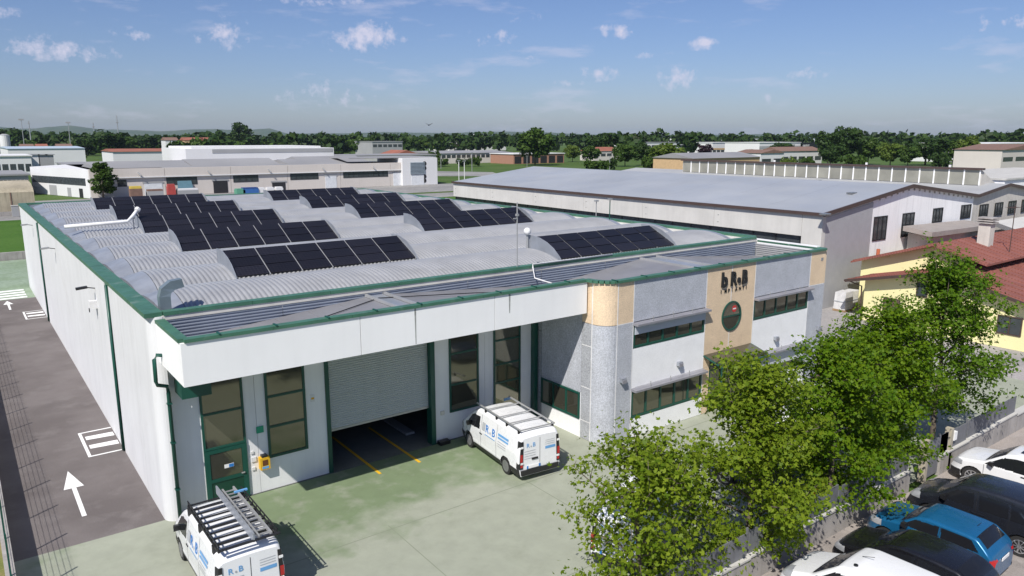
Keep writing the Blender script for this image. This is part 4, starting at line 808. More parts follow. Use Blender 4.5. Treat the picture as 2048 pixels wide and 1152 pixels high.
for x in (.4, -1.5):
    for s_ in (1, -1): obj('foot', MB().box(x - .04, x + .04, s_ * .76 - .03, s_ * .76 + .03, 1.84, 2.05), black_m, rb)
SUV = dict(seams=((-.6, .4, 1.5), (.98, .4, 1.0), (-1.6, .7, 1.05)), L=4.35, W=1.84, top=[(-2.18, .85), (-2.12, 1.05), (-1.85, 1.4), (-1.55, 1.55), (-.8, 1.62), (.0, 1.61), (.35, 1.54), (1.0, 1.08), (1.3, 1.02), (1.9, .93), (2.1, .8), (2.18, .5)], belt=.98, tum=.3, r=.1, nose=.22, tail=.1, wheels=((1.35, .35), (-1.3, .35)),
           side_glass=[[(-.55, 1.03), (.98, 1.02), (.35, 1.42), (.0, 1.48), (-.5, 1.49)], [(-1.6, 1.06), (-.65, 1.03), (-.62, 1.49), (-1.3, 1.46), (-1.5, 1.36)]], screen=(.36, 1.0), rear_glass=(-2.05, -1.62), trim=.38, front_bumper=.5, rear_bumper=.55, headlight=(1.72, 2.1, .72, .9, .5), taillight=(-2.2, -1.95, .8, 1.0, .55), mirror=(.72, 1.02), handles=((-.35, .92), (-1.35, .94)), crown=.03)
MPV = dict(seams=((.0, .4, 1.65), (1.15, .4, 1.1), (-1.0, .4, 1.65)), L=4.4, W=1.82, top=[(-2.2, .95), (-2.16, 1.45), (-2.05, 1.66), (-1.6, 1.76), (-.6, 1.79), (.25, 1.75), (.6, 1.66), (1.25, 1.16), (1.6, 1.07), (2.0, .92), (2.15, .76), (2.2, .48)], belt=1.08, tum=.17, r=.13, nose=.2, tail=.05, wheels=((1.38, .33), (-1.35, .33)),
           side_glass=[[(.05, 1.1), (1.12, 1.12), (.62, 1.52), (.1, 1.58)], [(-.95, 1.1), (-.12, 1.1), (-.05, 1.58), (-.9, 1.6)], [(-1.95, 1.12), (-1.02, 1.1), (-.97, 1.6), (-1.85, 1.55)]], screen=(.62, 1.24), rear_glass=(-2.18, -2.08), trim=.36, front_bumper=.55, rear_bumper=.6, headlight=(1.72, 2.08, .8, 1.0, .48), taillight=(-2.22, -2.12, .8, 1.4, .66), mirror=(.95, 1.1), handles=((-.0, .95), (-.2, .95)), crown=.03)
MINI = dict(seams=((-.38, .36, 1.33), (.75, .36, .95)), L=3.85, W=1.74, top=[(-1.93, .72), (-1.88, .92), (-1.62, 1.16), (-1.38, 1.36), (-1.1, 1.40), (.05, 1.42), (.35, 1.36), (.8, 1.02), (1.1, .98), (1.6, .9), (1.85, .74), (1.93, .45)], belt=.94, tum=.26, r=.1, nose=.3, tail=.16, wheels=((1.22, .31), (-1.2, .31)),
            side_glass=[[(-.35, .98), (.72, .99), (.36, 1.27), (-.33, 1.31)], [(-1.5, 1.0), (-.42, .98), (-.4, 1.31), (-1.25, 1.29)]], screen=(.36, .82), rear_glass=(-1.66, -1.34), trim=.33, headlight=(1.35, 1.75, .68, .88, .45), taillight=(-1.95, -1.8, .62, .88, .52), mirror=(.62, .95), handles=(), crown=.03)
HATCH = dict(seams=((-.45, .36, 1.38), (.95, .36, .95)), L=4.2, W=1.77, top=[(-2.1, .8), (-2.05, 1.0), (-1.75, 1.3), (-1.45, 1.44), (-.8, 1.49), (.05, 1.48), (.4, 1.41), (1.05, 1.02), (1.3, .97), (1.85, .86), (2.05, .7), (2.1, .45)], belt=.93, tum=.28, r=.1, nose=.24, tail=.12, wheels=((1.3, .32), (-1.25, .32)),
             side_glass=[[(-.4, .97), (.95, .97), (.4, 1.3), (-.36, 1.36)], [(-1.5, 1.0), (-.5, .97), (-.46, 1.36), (-1.2, 1.32)]], screen=(.41, 1.06), rear_glass=(-1.85, -1.42), trim=.34, headlight=(1.6, 1.98, .66, .84, .48), taillight=(-2.12, -1.9, .75, .95, .5), mirror=(.75, .97), handles=((-.3, .86), (-1.2, .88)), crown=.03)
PANEL = dict(seams=((-.05, .42, 1.7), (1.05, .42, 1.1)), L=4.4, W=1.85, top=[(-2.2, 1.2), (-2.17, 1.6), (-2.05, 1.78), (-1.4, 1.83), (.1, 1.82), (.45, 1.74), (1.15, 1.18), (1.55, 1.05), (2.0, .9), (2.15, .74), (2.2, .48)], belt=1.08, tum=.14, r=.14, nose=.2, tail=.04, wheels=((1.4, .32), (-1.3, .32)),
             side_glass=[[(.0, 1.12), (1.02, 1.13), (.5, 1.55), (.05, 1.62)]], screen=(.47, 1.18), trim=.4, front_bumper=.5, rear_bumper=.5, headlight=(1.72, 2.08, .78, .98, .5), taillight=(-2.22, -2.12, .8, 1.4, .7), mirror=(.9, 1.1), handles=((-.0, .98),), crown=.03)
H90 = math.pi / 2
s1 = vehicle('parked_car', 'white sport utility car with dark sunroof parked nose to the street wall', 'car', (31.05, 9.55), H90 + .02, SUV, white_car, 'cars parked along the street wall')
obj('sunroof', MB().hexa([(-.75, -.42, 1.64), (.0, -.42, 1.64), (.0, .42, 1.64), (-.75, .42, 1.64), (-.75, -.42, 1.66), (.0, -.42, 1.65), (.0, .42, 1.65), (-.75, .42, 1.66)]), glass_d, s1)
vehicle('parked_car', 'dark grey people carrier parked between the white and the blue car', 'car', (26.75, 9.15), H90 + .05, MPV, dark_car, 'cars parked along the street wall')
m1 = vehicle('parked_car', 'small metallic blue hatchback with blue roof parked beside the dark people carrier', 'car', (24.0, 9.45), H90 + .03, MINI, blue_car, 'cars parked along the street wall')
obj('roof_aerial', MB().bar((-1.1, 0, 1.42), (-1.2, 0, 1.56), .015), black_m, m1); obj('number_plate', MB().box(-1.96, -1.94, -.26, .26, .72, .82), white_p, m1)
vehicle('parked_car', 'glossy black hatchback parked between the blue car and the white panel van', 'car', (21.55, 9.05), H90 + .03, HATCH, black_car, 'cars parked along the street wall')
p1 = vehicle('panel_van', 'compact white panel van parked nose to the street wall beside the black car', 'van', (18.85, 9.0), H90 + .03, PANEL, white_car, 'cars parked along the street wall')
obj('roof_aerial', MB().bar((.2, 0, 1.85), (-.15, .05, 2.0), .012), black_m, p1); obj('roof_vent', MB().disc((.1, .55, 1.83), (0, 0, 1), .06, .03, 10), black_m, p1)
vehicle('parked_car', 'navy blue hatchback parked in the shade behind the street trees', 'car', (23.6, 15.4), math.radians(100), HATCH, navy_car)
vehicle('parked_car', 'white hatchback glimpsed through the tree crowns in front of the office entrance', 'car', (29.8, 17.0), math.radians(110), HATCH, white_car)
# ------------------------------------------------------------------ trees
def leafmat(name, c0, c1, tr=.35):
    m = bpy.data.materials.new(name); m.use_nodes = True; nt = m.node_tree; N = nt.nodes; lk = nt.links.new; N.remove(N['Principled BSDF'])
    g = N.new('ShaderNodeNewGeometry'); cr = N.new('ShaderNodeMix'); cr.data_type = 'RGBA'; lk(g.outputs['Random Per Island'], cr.inputs[0]); cr.inputs[6].default_value = (*c0, 1); cr.inputs[7].default_value = (*c1, 1)
    d = N.new('ShaderNodeBsdfPrincipled'); d.inputs['Roughness'].default_value = .5; d.inputs['Specular IOR Level'].default_value = .12; t = N.new('ShaderNodeBsdfTranslucent'); mx = N.new('ShaderNodeMixShader'); mx.inputs[0].default_value = tr
    tm = N.new('ShaderNodeMix'); tm.data_type = 'RGBA'; tm.blend_type = 'MULTIPLY'; tm.inputs[0].default_value = 1; lk(cr.outputs[2], tm.inputs[6]); tm.inputs[7].default_value = (1.5, 1.5, .5, 1)
    lk(cr.outputs[2], d.inputs['Base Color']); lk(tm.outputs[2], t.inputs['Color']); lk(d.outputs[0], mx.inputs[1]); lk(t.outputs[0], mx.inputs[2]); lk(mx.outputs[0], N['Material Output'].inputs[0]); return m
bark = mat('bark', (.13, .105, .08), .9, var=.3, scale=6, bump=.6)
def skyat(px, py, h):                               # a thing of height h whose top shows at the pixel; near the horizon the distance is taken as a few hundred metres
    r = ray(px, py); rh = math.hypot(r.x, r.y); t = (h - HC) / r.z if abs(r.z) > 1e-6 else -1
    if t <= 0 or t * rh > 1700: t = 750 / rh
    return Vector((r.x * t, r.y * t, 0))
LEAF = np.array([(0, 0, 0), (.32, .12, .05), (.52, .52, .1), (.2, .46, .02), (0, 1, -.08), (-.2, .46, .02), (-.52, .52, .1), (-.32, .12, .05)])
CARD = np.array([(-.5, 0, 0), (.5, .1, .12), (.42, .9, -.05), (-.38, 1, .08)])
def leaves(P, up_bias, size, shape, rg, var=.35):
    """one mesh of leaf shapes at points P; normals lean to up_bias (n,3)"""
    n = len(P); Nn = rg.normal(size=(n, 3)) * .75 + up_bias; Nn /= np.linalg.norm(Nn, axis=1)[:, None]; a = rg.normal(size=(n, 3)); a -= Nn * (a * Nn).sum(1)[:, None]; a /= np.linalg.norm(a, axis=1)[:, None]; b = np.cross(Nn, a)
    s = size * (1 + var * rg.uniform(-1, 1, n)); k = len(shape)
    V = P[:, None, :] + (shape[None, :, 0, None] * a[:, None] + (shape[None, :, 1, None] - .5) * b[:, None] + shape[None, :, 2, None] * Nn[:, None]) * s[:, None, None]
    me = bpy.data.meshes.new('crown'); me.vertices.add(n * k); me.vertices.foreach_set('co', V.reshape(-1)); me.loops.add(n * k); me.loops.foreach_set('vertex_index', np.arange(n * k, dtype=np.int32)); me.polygons.add(n); me.polygons.foreach_set('loop_start', np.arange(0, n * k, k, dtype=np.int32)); me.update(calc_edges=True); return me
def street_tree(label, x, y, h, R, seed, m, dens=1.0, lean=(0, 0), low=.22, shoots=0, leaf=.125):
    rg = np.random.default_rng(seed); T = thing('street_tree', label, 'tree', (x, y, 0), group='trees along the street fence', local=True)
    trunk = [(0, 0, 0)]; 
    for i in range(1, 9): trunk.append((lean[0] * i / 8 + rg.normal() * .04 * i / 4, lean[1] * i / 8 + rg.normal() * .04 * i / 4, h * .93 * i / 8))
    obj('trunk', MB().tube(trunk, .13, 8, .02), bark, T, True)
    tr = np.array(trunk); ends = []; lm = MB(); nl = int(30 * (h / 7))
    for i in range(nl):
        f = low + (.97 - low) * (i + .5) / nl + rg.normal() * .02; f = min(max(f, low), .97); p0 = np.array([np.interp(f * h * .93, tr[:, 2], tr[:, c]) for c in range(3)])
        az = i * 2.39996 + rg.normal() * .3; env = R * (1 - ((f - .35) / .68) ** 2) ** .8 if f > .35 else R * (.85 + .15 * (f - low) / (.35 - low + 1e-6)); ln = max(.35, env * rg.uniform(.68, 1.12)); til = rg.uniform(.15, .75) + .3 * f
        d = np.array([math.cos(az) * math.cos(til), math.sin(az) * math.cos(til), math.sin(til)]); mid = p0 + d * ln * .5 + rg.normal(size=3) * .06; end = p0 + d * ln + np.array([0, 0, -.08 * ln]); lm.tube([p0, mid, end], .035 * ln / R + .012, 5, .008)
        for t in np.linspace(.3, 1, 6):
            q = p0 + (mid - p0) * t * 2 if t < .5 else mid + (end - mid) * (t - .5) * 2
            for _ in range(2):
                tw = q + rg.normal(size=3) * (.28 if t < .95 else .14) * min(1, ln) + d * .1; ends.append(tw)
                if rg.random() < .6: lm.tube([q, (q + tw) / 2 + rg.normal(size=3) * .03, tw], .012, 4, .005)
    for _ in range(shoots):
        a = rg.uniform(0, 6.28); r = rg.uniform(.1, .8) * R * .6; p = np.array([r * math.cos(a), r * math.sin(a), h * .7]); e = p + np.array([rg.normal() * .25, rg.normal() * .25, h * rg.uniform(.22, .4)]); lm.tube([p, (p + e) / 2 + rg.normal(size=3) * .04, e], .018, 4, .006)
        for t in (.35, .6, .8, 1): 
            if rg.random() < .7: ends.append(p + (e - p) * t)
    obj('limbs', lm, bark, T, True, kind='stuff')
    E_ = np.array(ends); pts, ups = [], []; c0 = np.array([0, 0, h * .55])
    for e in E_:
        k = int(rg.uniform(34, 62) * dens); rr = rg.uniform(.22, .38); q = rg.normal(size=(k, 3)) * np.array([rr, rr, rr * .62]) * .75 + e; pts.append(q)
        o_ = (e - c0) / (np.linalg.norm(e - c0) + 1e-6); ups.append(np.repeat((o_ * .55 + np.array([-.15, -.1, .75]))[None], k, 0))
    P = np.concatenate(pts); U = np.concatenate(ups); me = leaves(P, U, leaf, LEAF, rg); me.materials.append(m); c = bpy.data.objects.new('crown', me); COL.objects.link(c); c.parent = T; c['kind'] = 'stuff'
    return T
lf1 = leafmat('leaf_yellow_green', (.085, .145, .008), (.19, .25, .02)); lf2 = leafmat('leaf_fresh_green', (.055, .125, .005), (.135, .21, .010)); lf3 = leafmat('leaf_mid_green', (.048, .115, .006), (.11, .19, .012))
street_tree('sparse young street tree with bare twigs showing, in front of the white van', 13.6, 12.5, 5.4, 2.55, 3, lf1, .5, shoots=12, low=.1)
street_tree('bushy yellow green street tree screening the office entrance', 18.5, 12.6, 6.6, 2.55, 11, lf1, .95, shoots=3, low=.06)
street_tree('leafy green street tree behind the black parked car', 23.4, 12.8, 6.6, 2.6, 17, lf2, 1.05, low=.1)
street_tree('broad green street tree behind the blue parked car', 27.4, 13.2, 7.0, 2.6, 29, lf2, 1.05, low=.14)
street_tree('tall green street tree beside the gate, rising in front of the yellow house', 32.4, 13.4, 8.3, 2.9, 37, lf3, .9, shoots=4, low=.2)
# far trees: a few crown shapes shared by many single trees
def crown_proto(kind, seed, n, size):
    rg = np.random.default_rng(seed); P, U = [], []
    lumps = []
    for i in range({'round': 34, 'tall': 30, 'poplar': 22, 'column': 40, 'bush': 22}[kind]):
        v = rg.normal(size=3); v /= np.linalg.norm(v); v *= rg.uniform(.45, 1)
        if kind == 'round': c = np.array([v[0] * .42, v[1] * .42, .58 + v[2] * .34]); r = rg.uniform(.09, .17)
        elif kind == 'tall': c = np.array([v[0] * .3, v[1] * .3, .58 + v[2] * .36]) * 1.0; r = rg.uniform(.08, .14)
        elif kind == 'poplar': c = np.array([v[0] * .1, v[1] * .1, .56 + v[2] * .4]); r = rg.uniform(.05, .09)
        elif kind == 'column': c = np.array([v[0] * .25 * (1.1 - .55 * max(0, v[2])), v[1] * .25 * (1.1 - .55 * max(0, v[2])), .52 + v[2] * .44]); r = rg.uniform(.06, .1)
        else: c = np.array([v[0] * .8, v[1] * .8, .5 + v[2] * .38]); r = rg.uniform(.15, .26)
        lumps.append((c, r))
    for c, r in lumps:
        k = n // len(lumps); v = rg.normal(size=(k, 3)); v /= np.linalg.norm(v, axis=1)[:, None]; P.append(c + v * r * rg.uniform(.6, 1.05, (k, 1)) * np.array([1, 1, .85])); U.append(v * 1.1 + np.array([0, 0, .25]))
    return leaves(np.concatenate(P), np.concatenate(U), size, CARD, rg)
PROTO = {k: [crown_proto(k, 50 + 7 * i + len(k), n, s) for i in range(v)] for k, n, s, v in (('round', 2600, .055, 3), ('tall', 2000, .05, 2), ('poplar', 900, .045, 2), ('column', 4200, .03, 1), ('bush', 1200, .1, 2))}
TRK = mesh('trunk', MB().tube([(0, 0, 0), (.01, 0, .3), (0, .01, .62)], .022, 6, .008), True); TRK.materials.append(bark)
FL = {'dark': leafmat('far_leaf_dark', (.018, .042, .010), (.042, .075, .016), .15), 'mid': leafmat('far_leaf_mid', (.03, .065, .010), (.065, .11, .02), .2), 'light': leafmat('far_leaf_light', (.06, .105, .014), (.12, .165, .03), .25), 'olive': leafmat('far_leaf_olive', (.07, .085, .05), (.11, .13, .07), .2), 'purple': leafmat('far_leaf_purple', (.022, .010, .016), (.045, .02, .03), .1), 'yellow': leafmat('far_leaf_yellow', (.12, .15, .015), (.2, .22, .03), .25)}
CN = {'dark': 'dark green', 'mid': 'mid green', 'light': 'light green', 'olive': 'grey green', 'purple': 'purple leaved', 'yellow': 'yellow green'}; KN = {'round': 'round crowned tree', 'tall': 'tall tree', 'poplar': 'narrow poplar', 'column': 'dense egg shaped tree', 'bush': 'bushy shrub'}
NT = [0]
def far_tree(x, y, h, w, kind, tint, label, group):
    i = NT[0]; NT[0] += 1; T = thing({'poplar': 'poplar_tree', 'bush': 'shrub'}.get(kind, 'tree'), label, 'shrub' if kind == 'bush' else 'tree', (x, y, -.05), (i * 2.1) % 6.28, group, local=True)
    wn = {'round': 1.0, 'tall': .72, 'poplar': .3, 'column': .6, 'bush': 2.0}[kind]; T.scale = (w / wn, w / wn, h); p = PROTO[kind]; me = p[i % len(p)]
    c = bpy.data.objects.new('crown', me); COL.objects.link(c); c.parent = T; c['kind'] = 'stuff'
    if not me.materials: me.materials.append(None)
    c.material_slots[0].link = 'OBJECT'; c.material_slots[0].material = FL[tint]
    t = bpy.data.objects.new('trunk', TRK); COL.objects.link(t); t.parent = T; return T
def ptree(px, top, base, wpx, kind, tint, where, group='trees in the distance'):
    P = atz(px, base); d = P.xy.length; w = wpx * d / 1500; h = HC + (275 - top) / 1526 * d       # stands where its foot would meet the plain
    return far_tree(P.x, P.y, h, w, kind, tint, '%s %s %s' % (CN[tint], KN[kind], where), group)
def poplar(px, top, h, wpx):
    P = skyat(px, top, h); return far_tree(P.x, P.y, h, wpx * P.xy.length / 1500, 'poplar', 'dark', 'dark narrow poplar standing in a row on the horizon', 'poplars on the horizon')
P = atz(207, 398); far_tree(P.x, P.y, 8.6, 6.4, 'column', 'mid', 'dense egg shaped green tree in front of the beige factory corner', None)
B1, B2, B3 = 'beyond the beige factory', 'beyond the meadow', 'behind the warehouse clerestory'
for a in ((150, 298, 326, 38, 'round', 'dark', 'beside the pale sheds beyond the lawn'), (128, 300, 326, 26, 'round', 'dark', 'beside the pale sheds beyond the lawn'), (215, 262, 318, 75, 'round', 'dark', B1), (175, 272, 312, 50, 'round', 'dark', B1), (262, 272, 308, 60, 'round', 'mid', B1), (300, 268, 308, 55, 'round', 'dark', B1), (335, 275, 308, 46, 'round', 'dark', B1),
          (325, 300, 318, 22, 'bush', 'yellow', B1), (356, 297, 318, 24, 'round', 'mid', B1), (30, 257, 306, 60, 'round', 'dark', B1), (75, 263, 304, 50, 'round', 'dark', B1), (110, 266, 302, 46, 'round', 'dark', B1), (390, 273, 306, 52, 'round', 'mid', B1), (430, 266, 304, 46, 'round', 'mid', B1), (482, 243, 304, 42, 'tall', 'dark', 'rising highest over the white hall'), (455, 268, 304, 52, 'round', 'mid', B1), (510, 272, 303, 50, 'round', 'mid', B1), (548, 271, 302, 50, 'round', 'mid', B1), (590, 270, 302, 56, 'round', 'mid', B1), (640, 270, 302, 60, 'round', 'dark', B1), (690, 267, 297, 66, 'round', 'dark', 'along the horizon'),
          (730, 271, 309, 62, 'round', 'mid', 'beside the beige factory end block'), (700, 281, 308, 44, 'round', 'dark', 'beside the beige factory end block'), (766, 283, 307, 26, 'round', 'light', 'beside the beige factory end block'), (672, 300, 319, 26, 'round', 'dark', 'beside the white hall'), (830, 273, 304, 40, 'round', 'mid', B2), (866, 279, 304, 36, 'round', 'light', B2), (900, 283, 303, 30, 'round', 'mid', B2), (868, 298, 332, 24, 'tall', 'mid', B2), (935, 284, 303, 30, 'round', 'mid', B2), (985, 275, 299, 34, 'round', 'yellow', B2),
          (884, 313, 333, 42, 'bush', 'mid', 'along the meadow edge'), (925, 315, 333, 40, 'bush', 'dark', 'along the meadow edge'), (950, 309, 333, 32, 'bush', 'mid', 'along the meadow edge'),
          (1070, 253, 331, 84, 'round', 'mid', 'standing over the brick shed'), (1207, 260, 317, 70, 'round', 'dark', 'behind the red roofed farmhouse'), (1145, 287, 324, 36, 'round', 'light', 'beside the red roofed farmhouse'), (1180, 289, 327, 46, 'round', 'mid', 'beside the red roofed farmhouse'), (1190, 316, 346, 62, 'bush', 'mid', 'on the meadow before the farmhouse'), (1250, 284, 333, 52, 'round', 'mid', 'beside the red roofed farmhouse'), (1283, 282, 331, 44, 'round', 'dark', 'beside the red roofed farmhouse'), (1266, 268, 312, 36, 'round', 'olive', 'behind the red roofed farmhouse'), (1225, 312, 341, 30, 'bush', 'dark', 'on the meadow before the farmhouse'),
          (1330, 283, 342, 84, 'round', 'light', 'at the end of the meadow'), (1300, 308, 346, 46, 'bush', 'mid', 'at the end of the meadow'), (1362, 293, 326, 26, 'tall', 'mid', 'at the end of the meadow'), (1408, 285, 319, 30, 'tall', 'purple', 'before the white offices'), (1385, 306, 322, 22, 'bush', 'purple', 'before the white offices'), (1565, 282, 318, 48, 'round', 'dark', B3), (1500, 296, 322, 26, 'round', 'mid', B3), (1655, 258, 331, 46, 'tall', 'dark', B3), (1692, 250, 330, 66, 'round', 'dark', B3), (1735, 272, 329, 52, 'round', 'mid', B3), (1660, 286, 336, 50, 'round', 'dark', B3), (1780, 281, 333, 50, 'round', 'light', B3), (1710, 300, 342, 60, 'bush', 'mid', B3), (1850, 271, 331, 84, 'round', 'dark', B3), (1815, 287, 334, 40, 'round', 'mid', B3), (1905, 276, 330, 46, 'round', 'mid', B3), (1932, 269, 331, 44, 'tall', 'light', B3), (1968, 284, 324, 30, 'tall', 'olive', B3), (1880, 296, 341, 46, 'bush', 'dark', B3), (1950, 300, 342, 40, 'bush', 'mid', B3), (1610, 306, 341, 40, 'bush', 'mid', B3), (1575, 309, 343, 34, 'bush', 'light', B3), (2040, 292, 322, 34, 'round', 'dark', B3), (2010, 290, 324, 22, 'round', 'mid', B3), (1445, 306, 336, 28, 'bush', 'mid', B3)):
    ptree(*a)
for px, top, h in [(1616, 263, 24), (1630, 265, 23), (1643, 264, 24), (1531, 264, 24), (1733, 262, 25), (1749, 262, 25), (1767, 262, 25), (1786, 263, 24), (1803, 261, 26), (858, 268, 20), (874, 268, 20), (887, 267, 21), (894, 267, 21), (909, 270, 19), (916, 271, 18.5), (992, 265, 22), (1003, 267, 21), (1018, 268, 20), (1035, 270, 19), (1316, 272, 17)]:
    poplar(px, top, h, 13)
# the unbroken wood line and hills behind everything
def wood(name, spec, label, tint):
    rg = np.random.default_rng(len(spec)); P, U = [], []
    for px, top, h in spec:
        c = skyat(px, top, h); w = h * rg.uniform(.45, .8)
        for _ in range(7):
            o = rg.normal(size=3) * np.array([w * .4, w * .4, h * .12]); k = 16; v = rg.normal(size=(k, 3)); v /= np.linalg.norm(v, axis=1)[:, None]; P.append(np.array([c.x, c.y, h * .62]) + o + v * h * .24); U.append(v + np.array([0, 0, .3]))
        k = 24; v = rg.normal(size=(k, 3)); P.append(np.array([c.x, c.y, h * .3]) + v * np.array([w * .4, w * .4, h * .16])); U.append(v)
    me = leaves(np.concatenate(P), np.concatenate(U), 3.6, CARD, rg); me.materials.append(FL[tint]); o = bpy.data.objects.new(name, me); COL.objects.link(o); setp(o, label, 'wood', kind='stuff'); return o
rg = np.random.default_rng(5)
wood('distant_wood', [(px, 272 + rg.uniform(-2, 2), 15.5 + rg.uniform(-1, 2)) for px in np.arange(-60, 2110, 8) if rg.random() < .8], 'unbroken dark wood line running along the whole horizon', 'dark')
wood('nearer_wood', [(px, 279 + rg.uniform(-2, 3), 10 + rg.uniform(-1, 1)) for px in list(np.arange(-40, 720, 10)) + list(np.arange(1900, 2100, 12))], 'scattered belts of lower trees in front of the horizon wood', 'mid')
hill_m = ground_mat('hill_cover', ((.05, .075, .03), (.07, .09, .04)), .004, fine=None, bump=0)
hp = [(-300, 262), (0, 258), (40, 261), (110, 257), (150, 255), (200, 260), (260, 262), (330, 263), (430, 259), (500, 261), (540, 258), (575, 267), (640, 267), (760, 265), (900, 266), (1020, 263), (1100, 266), (1200, 269), (1320, 270), (1500, 269), (1700, 271), (2048, 271), (2400, 270)]
pxs = np.arange(-300, 2400, 12); pys = np.interp(pxs, [p[0] for p in hp], [p[1] for p in hp]) + np.convolve(rg.normal(size=len(pxs)), np.ones(5) / 5, 'same') * 1.1
mb = MB(); D = 8200
for px, py in zip(pxs, pys):
    r = ray(px, 275); u = Vector((r.x, r.y, 0)).normalized(); z = HC + (275 - py) / 1526 * D
    for dd, zz in ((-1500, -2), (-700, z * .55 + rg.uniform(-4, 4)), (-250, z * .86 + rg.uniform(-4, 4)), (0, z), (500, z * .6), (1200, -2)): q = u * (D + dd); mb.v.append((q.x, q.y, zz))
for i in range(len(pxs) - 1):
    for j in range(5): mb.f.append((i * 6 + j, i * 6 + j + 1, i * 6 + 7 + j, i * 6 + 6 + j))
obj('hills', mb, hill_m, None, True, kind='structure')
P = atz(1637, 756); dg = thing('drain_grate', 'rusty drain grate set in the yard at the office corner', 'drain grate', (P.x, P.y, 0)); obj('frame', MB().box(P.x - .5, P.x + .5, P.y - .3, P.y + .3, .001, .012), mat('rust', (.17, .09, .06), .9), dg)
for i in range(6): obj('bar', MB().box(P.x - .42 + i * .15, P.x - .36 + i * .15, P.y - .26, P.y + .26, .013, .02), black_m, dg)
# ------------------------------------------------------------------ buildings in the distance
cream_w = mat('cream_wall', (.60, .555, .51), .8, var=.06, scale=.1, streak=.06); white_f = mat('far_white', (.68, .68, .68), .7, var=.05, scale=.1); grey_f = mat('far_grey', (.33, .335, .34), .8, var=.1, scale=.1); roof_f = mat('far_roof', (.27, .27, .275), .7, var=.15, scale=.05); red_f = mat('far_red_roof', (.30, .11, .07), .8, var=.2, scale=.2); brick_f = mat('far_brick', (.36, .19, .13), .85, var=.15); ochre_f = mat('far_ochre', (.52, .36, .2), .8); dark_open = mat('dark_opening', (.02, .02, .022), .6); brown_f = mat('far_brown', (.2, .12, .09), .8, var=.2); white_door = mat('white_door', (.66, .68, .70), .5); louvre = mat('louvre', (.22, .27, .31), .5)
FFY = 187.0
FF = thing('distant_factory', 'long beige factory with dark window strips and a white round windowed end block', 'factory', (62, FFY, 0))
xs = [24.5] + [aty(px, 350, FFY).x for px in (329, 461, 575, 681, 780)] + [100.8]
for a, b in zip(xs[:-1], xs[1:]):
    obj('wall', MB().box(a + .04, b - .04, FFY, FFY + .4, 0, 4.25), cream_w, FF); obj('fascia', MB().box(a + .04, b - .04, FFY - .35, FFY + .4, 4.27, 6.3), cream_w, FF); obj('drain_spout', MB().bar(((a + b) / 2 + 2, FFY - .5, 5.4), ((a + b) / 2 + 2.6, FFY - .9, 4.7), .25), grey_f, FF)
obj('white_string', MB().box(24.5, 100.8, FFY - .45, FFY - .36, 4.2, 4.42), white_f, FF)
obj('back_body', MB().box(25, 100.5, FFY + .45, FFY + 62, 0, 6.0), cream_w, FF); obj('roof', MB().box(24.6, 100.8, FFY + .42, FFY + 62, 6.0, 6.25), roof_f, FF)
def ffrect(p0, p1, dy=.06): a = aty(p0[0], p0[1], FFY); b = aty(p1[0], p1[1], FFY); return a.x, b.x, min(a.z, b.z), max(a.z, b.z)
for p0, p1 in (((234, 360), (254, 373)), ((332, 355), (395, 368)), ((466, 351), (517, 363)), ((580, 346), (637, 358)), ((686, 341), (776, 353))):
    x0, x1, z0, z1 = ffrect(p0, p1); window(FF, x0, x1, z0, z1, FFY - .01, max(2, int((x1 - x0) / 1.4)), (), .12, gm=glass_far, fm=dark_open)
for p0, p1, m in (((288, 367), (327, 395), white_door), ((426, 362), (457, 395), dark_open), ((544, 365), (572, 392), dark_open), ((650, 352), (674, 386), white_door), ((786, 346), (806, 378), white_door)):
    x0, x1, z0, z1 = ffrect(p0, p1); d = obj('loading_door', MB().box(x0, x1, FFY - .08, FFY - .005, 0, z1), m, FF); obj('door_frame', MB().box(x0 - .3, x1 + .3, FFY - .12, FFY - .085, z1, z1 + .35), grey_f, d)
x0, x1, z0, z1 = ffrect((350, 362), (384, 382)); obj('teal_awning', MB().hexa([(x0, FFY - 2, z0), (x1, FFY - 2, z0), (x1, FFY - 1.9, z0), (x0, FFY - 1.9, z0), (x0 + .5, FFY - .1, z1), (x1, FFY - .1, z1), (x1, FFY - .02, z1), (x0 + .5, FFY - .02, z1)]), mat('teal_sheet', (.08, .16, .2), .5), FF)
for x0, x1, yr, za in ((26, 47, 200, 7.6), (48, 70, 204, 7.7), (71, 88, 200, 7.4), (80, 100, 214, 7.7)):     # low pitched roof lights
    obj('roof_ridge', MB().prism([(x0, yr - 9, 6.24), (x0, yr + 9, 6.24), (x0, yr, za)], (x1 - x0, 0, 0)), roof_f, FF)
eb = obj('end_block', MB().box(100.84, 112, FFY - 1.2, FFY + 14, 0, 7.5), white_f, FF); obj('end_roof', MB().box(86, 112.4, FFY + 1, FFY + 14.4, 7.5, 7.75), roof_f, FF)
x0, x1, z0, z1 = ffrect((816, 324), (845, 347))
for i in range(9): obj('louvre_slat', MB().box(x0, x1, FFY - 1.5, FFY - 1.22, z0 + (z1 - z0) * i / 9, z0 + (z1 - z0) * (i + .7) / 9), louvre, eb)
for py in (327, 336, 353, 361): P = aty(849, py, FFY - 1.22); obj('round_window', MB().disc((P.x, FFY - 1.26, P.z), (0, 1, 0), .62, .05, 14), dark_open, eb)
obj('loading_door', MB().box(x0 + .3, x1 - .3, FFY - 1.28, FFY - 1.21, 0, 2.9), white_door, eb)
wing = obj('left_wing', MB().prism([(24.4, 187.2, 0), (15.8, 214, 0), (24, 226, 0), (40, 226, 0), (40, 188, 0)], (0, 0, 6.25)), white_f, FF)
A, B_ = Vector((24.3, 187.6, 0)), Vector((15.9, 213.8, 0)); nrm = Vector((-1, -.32, 0)).normalized()
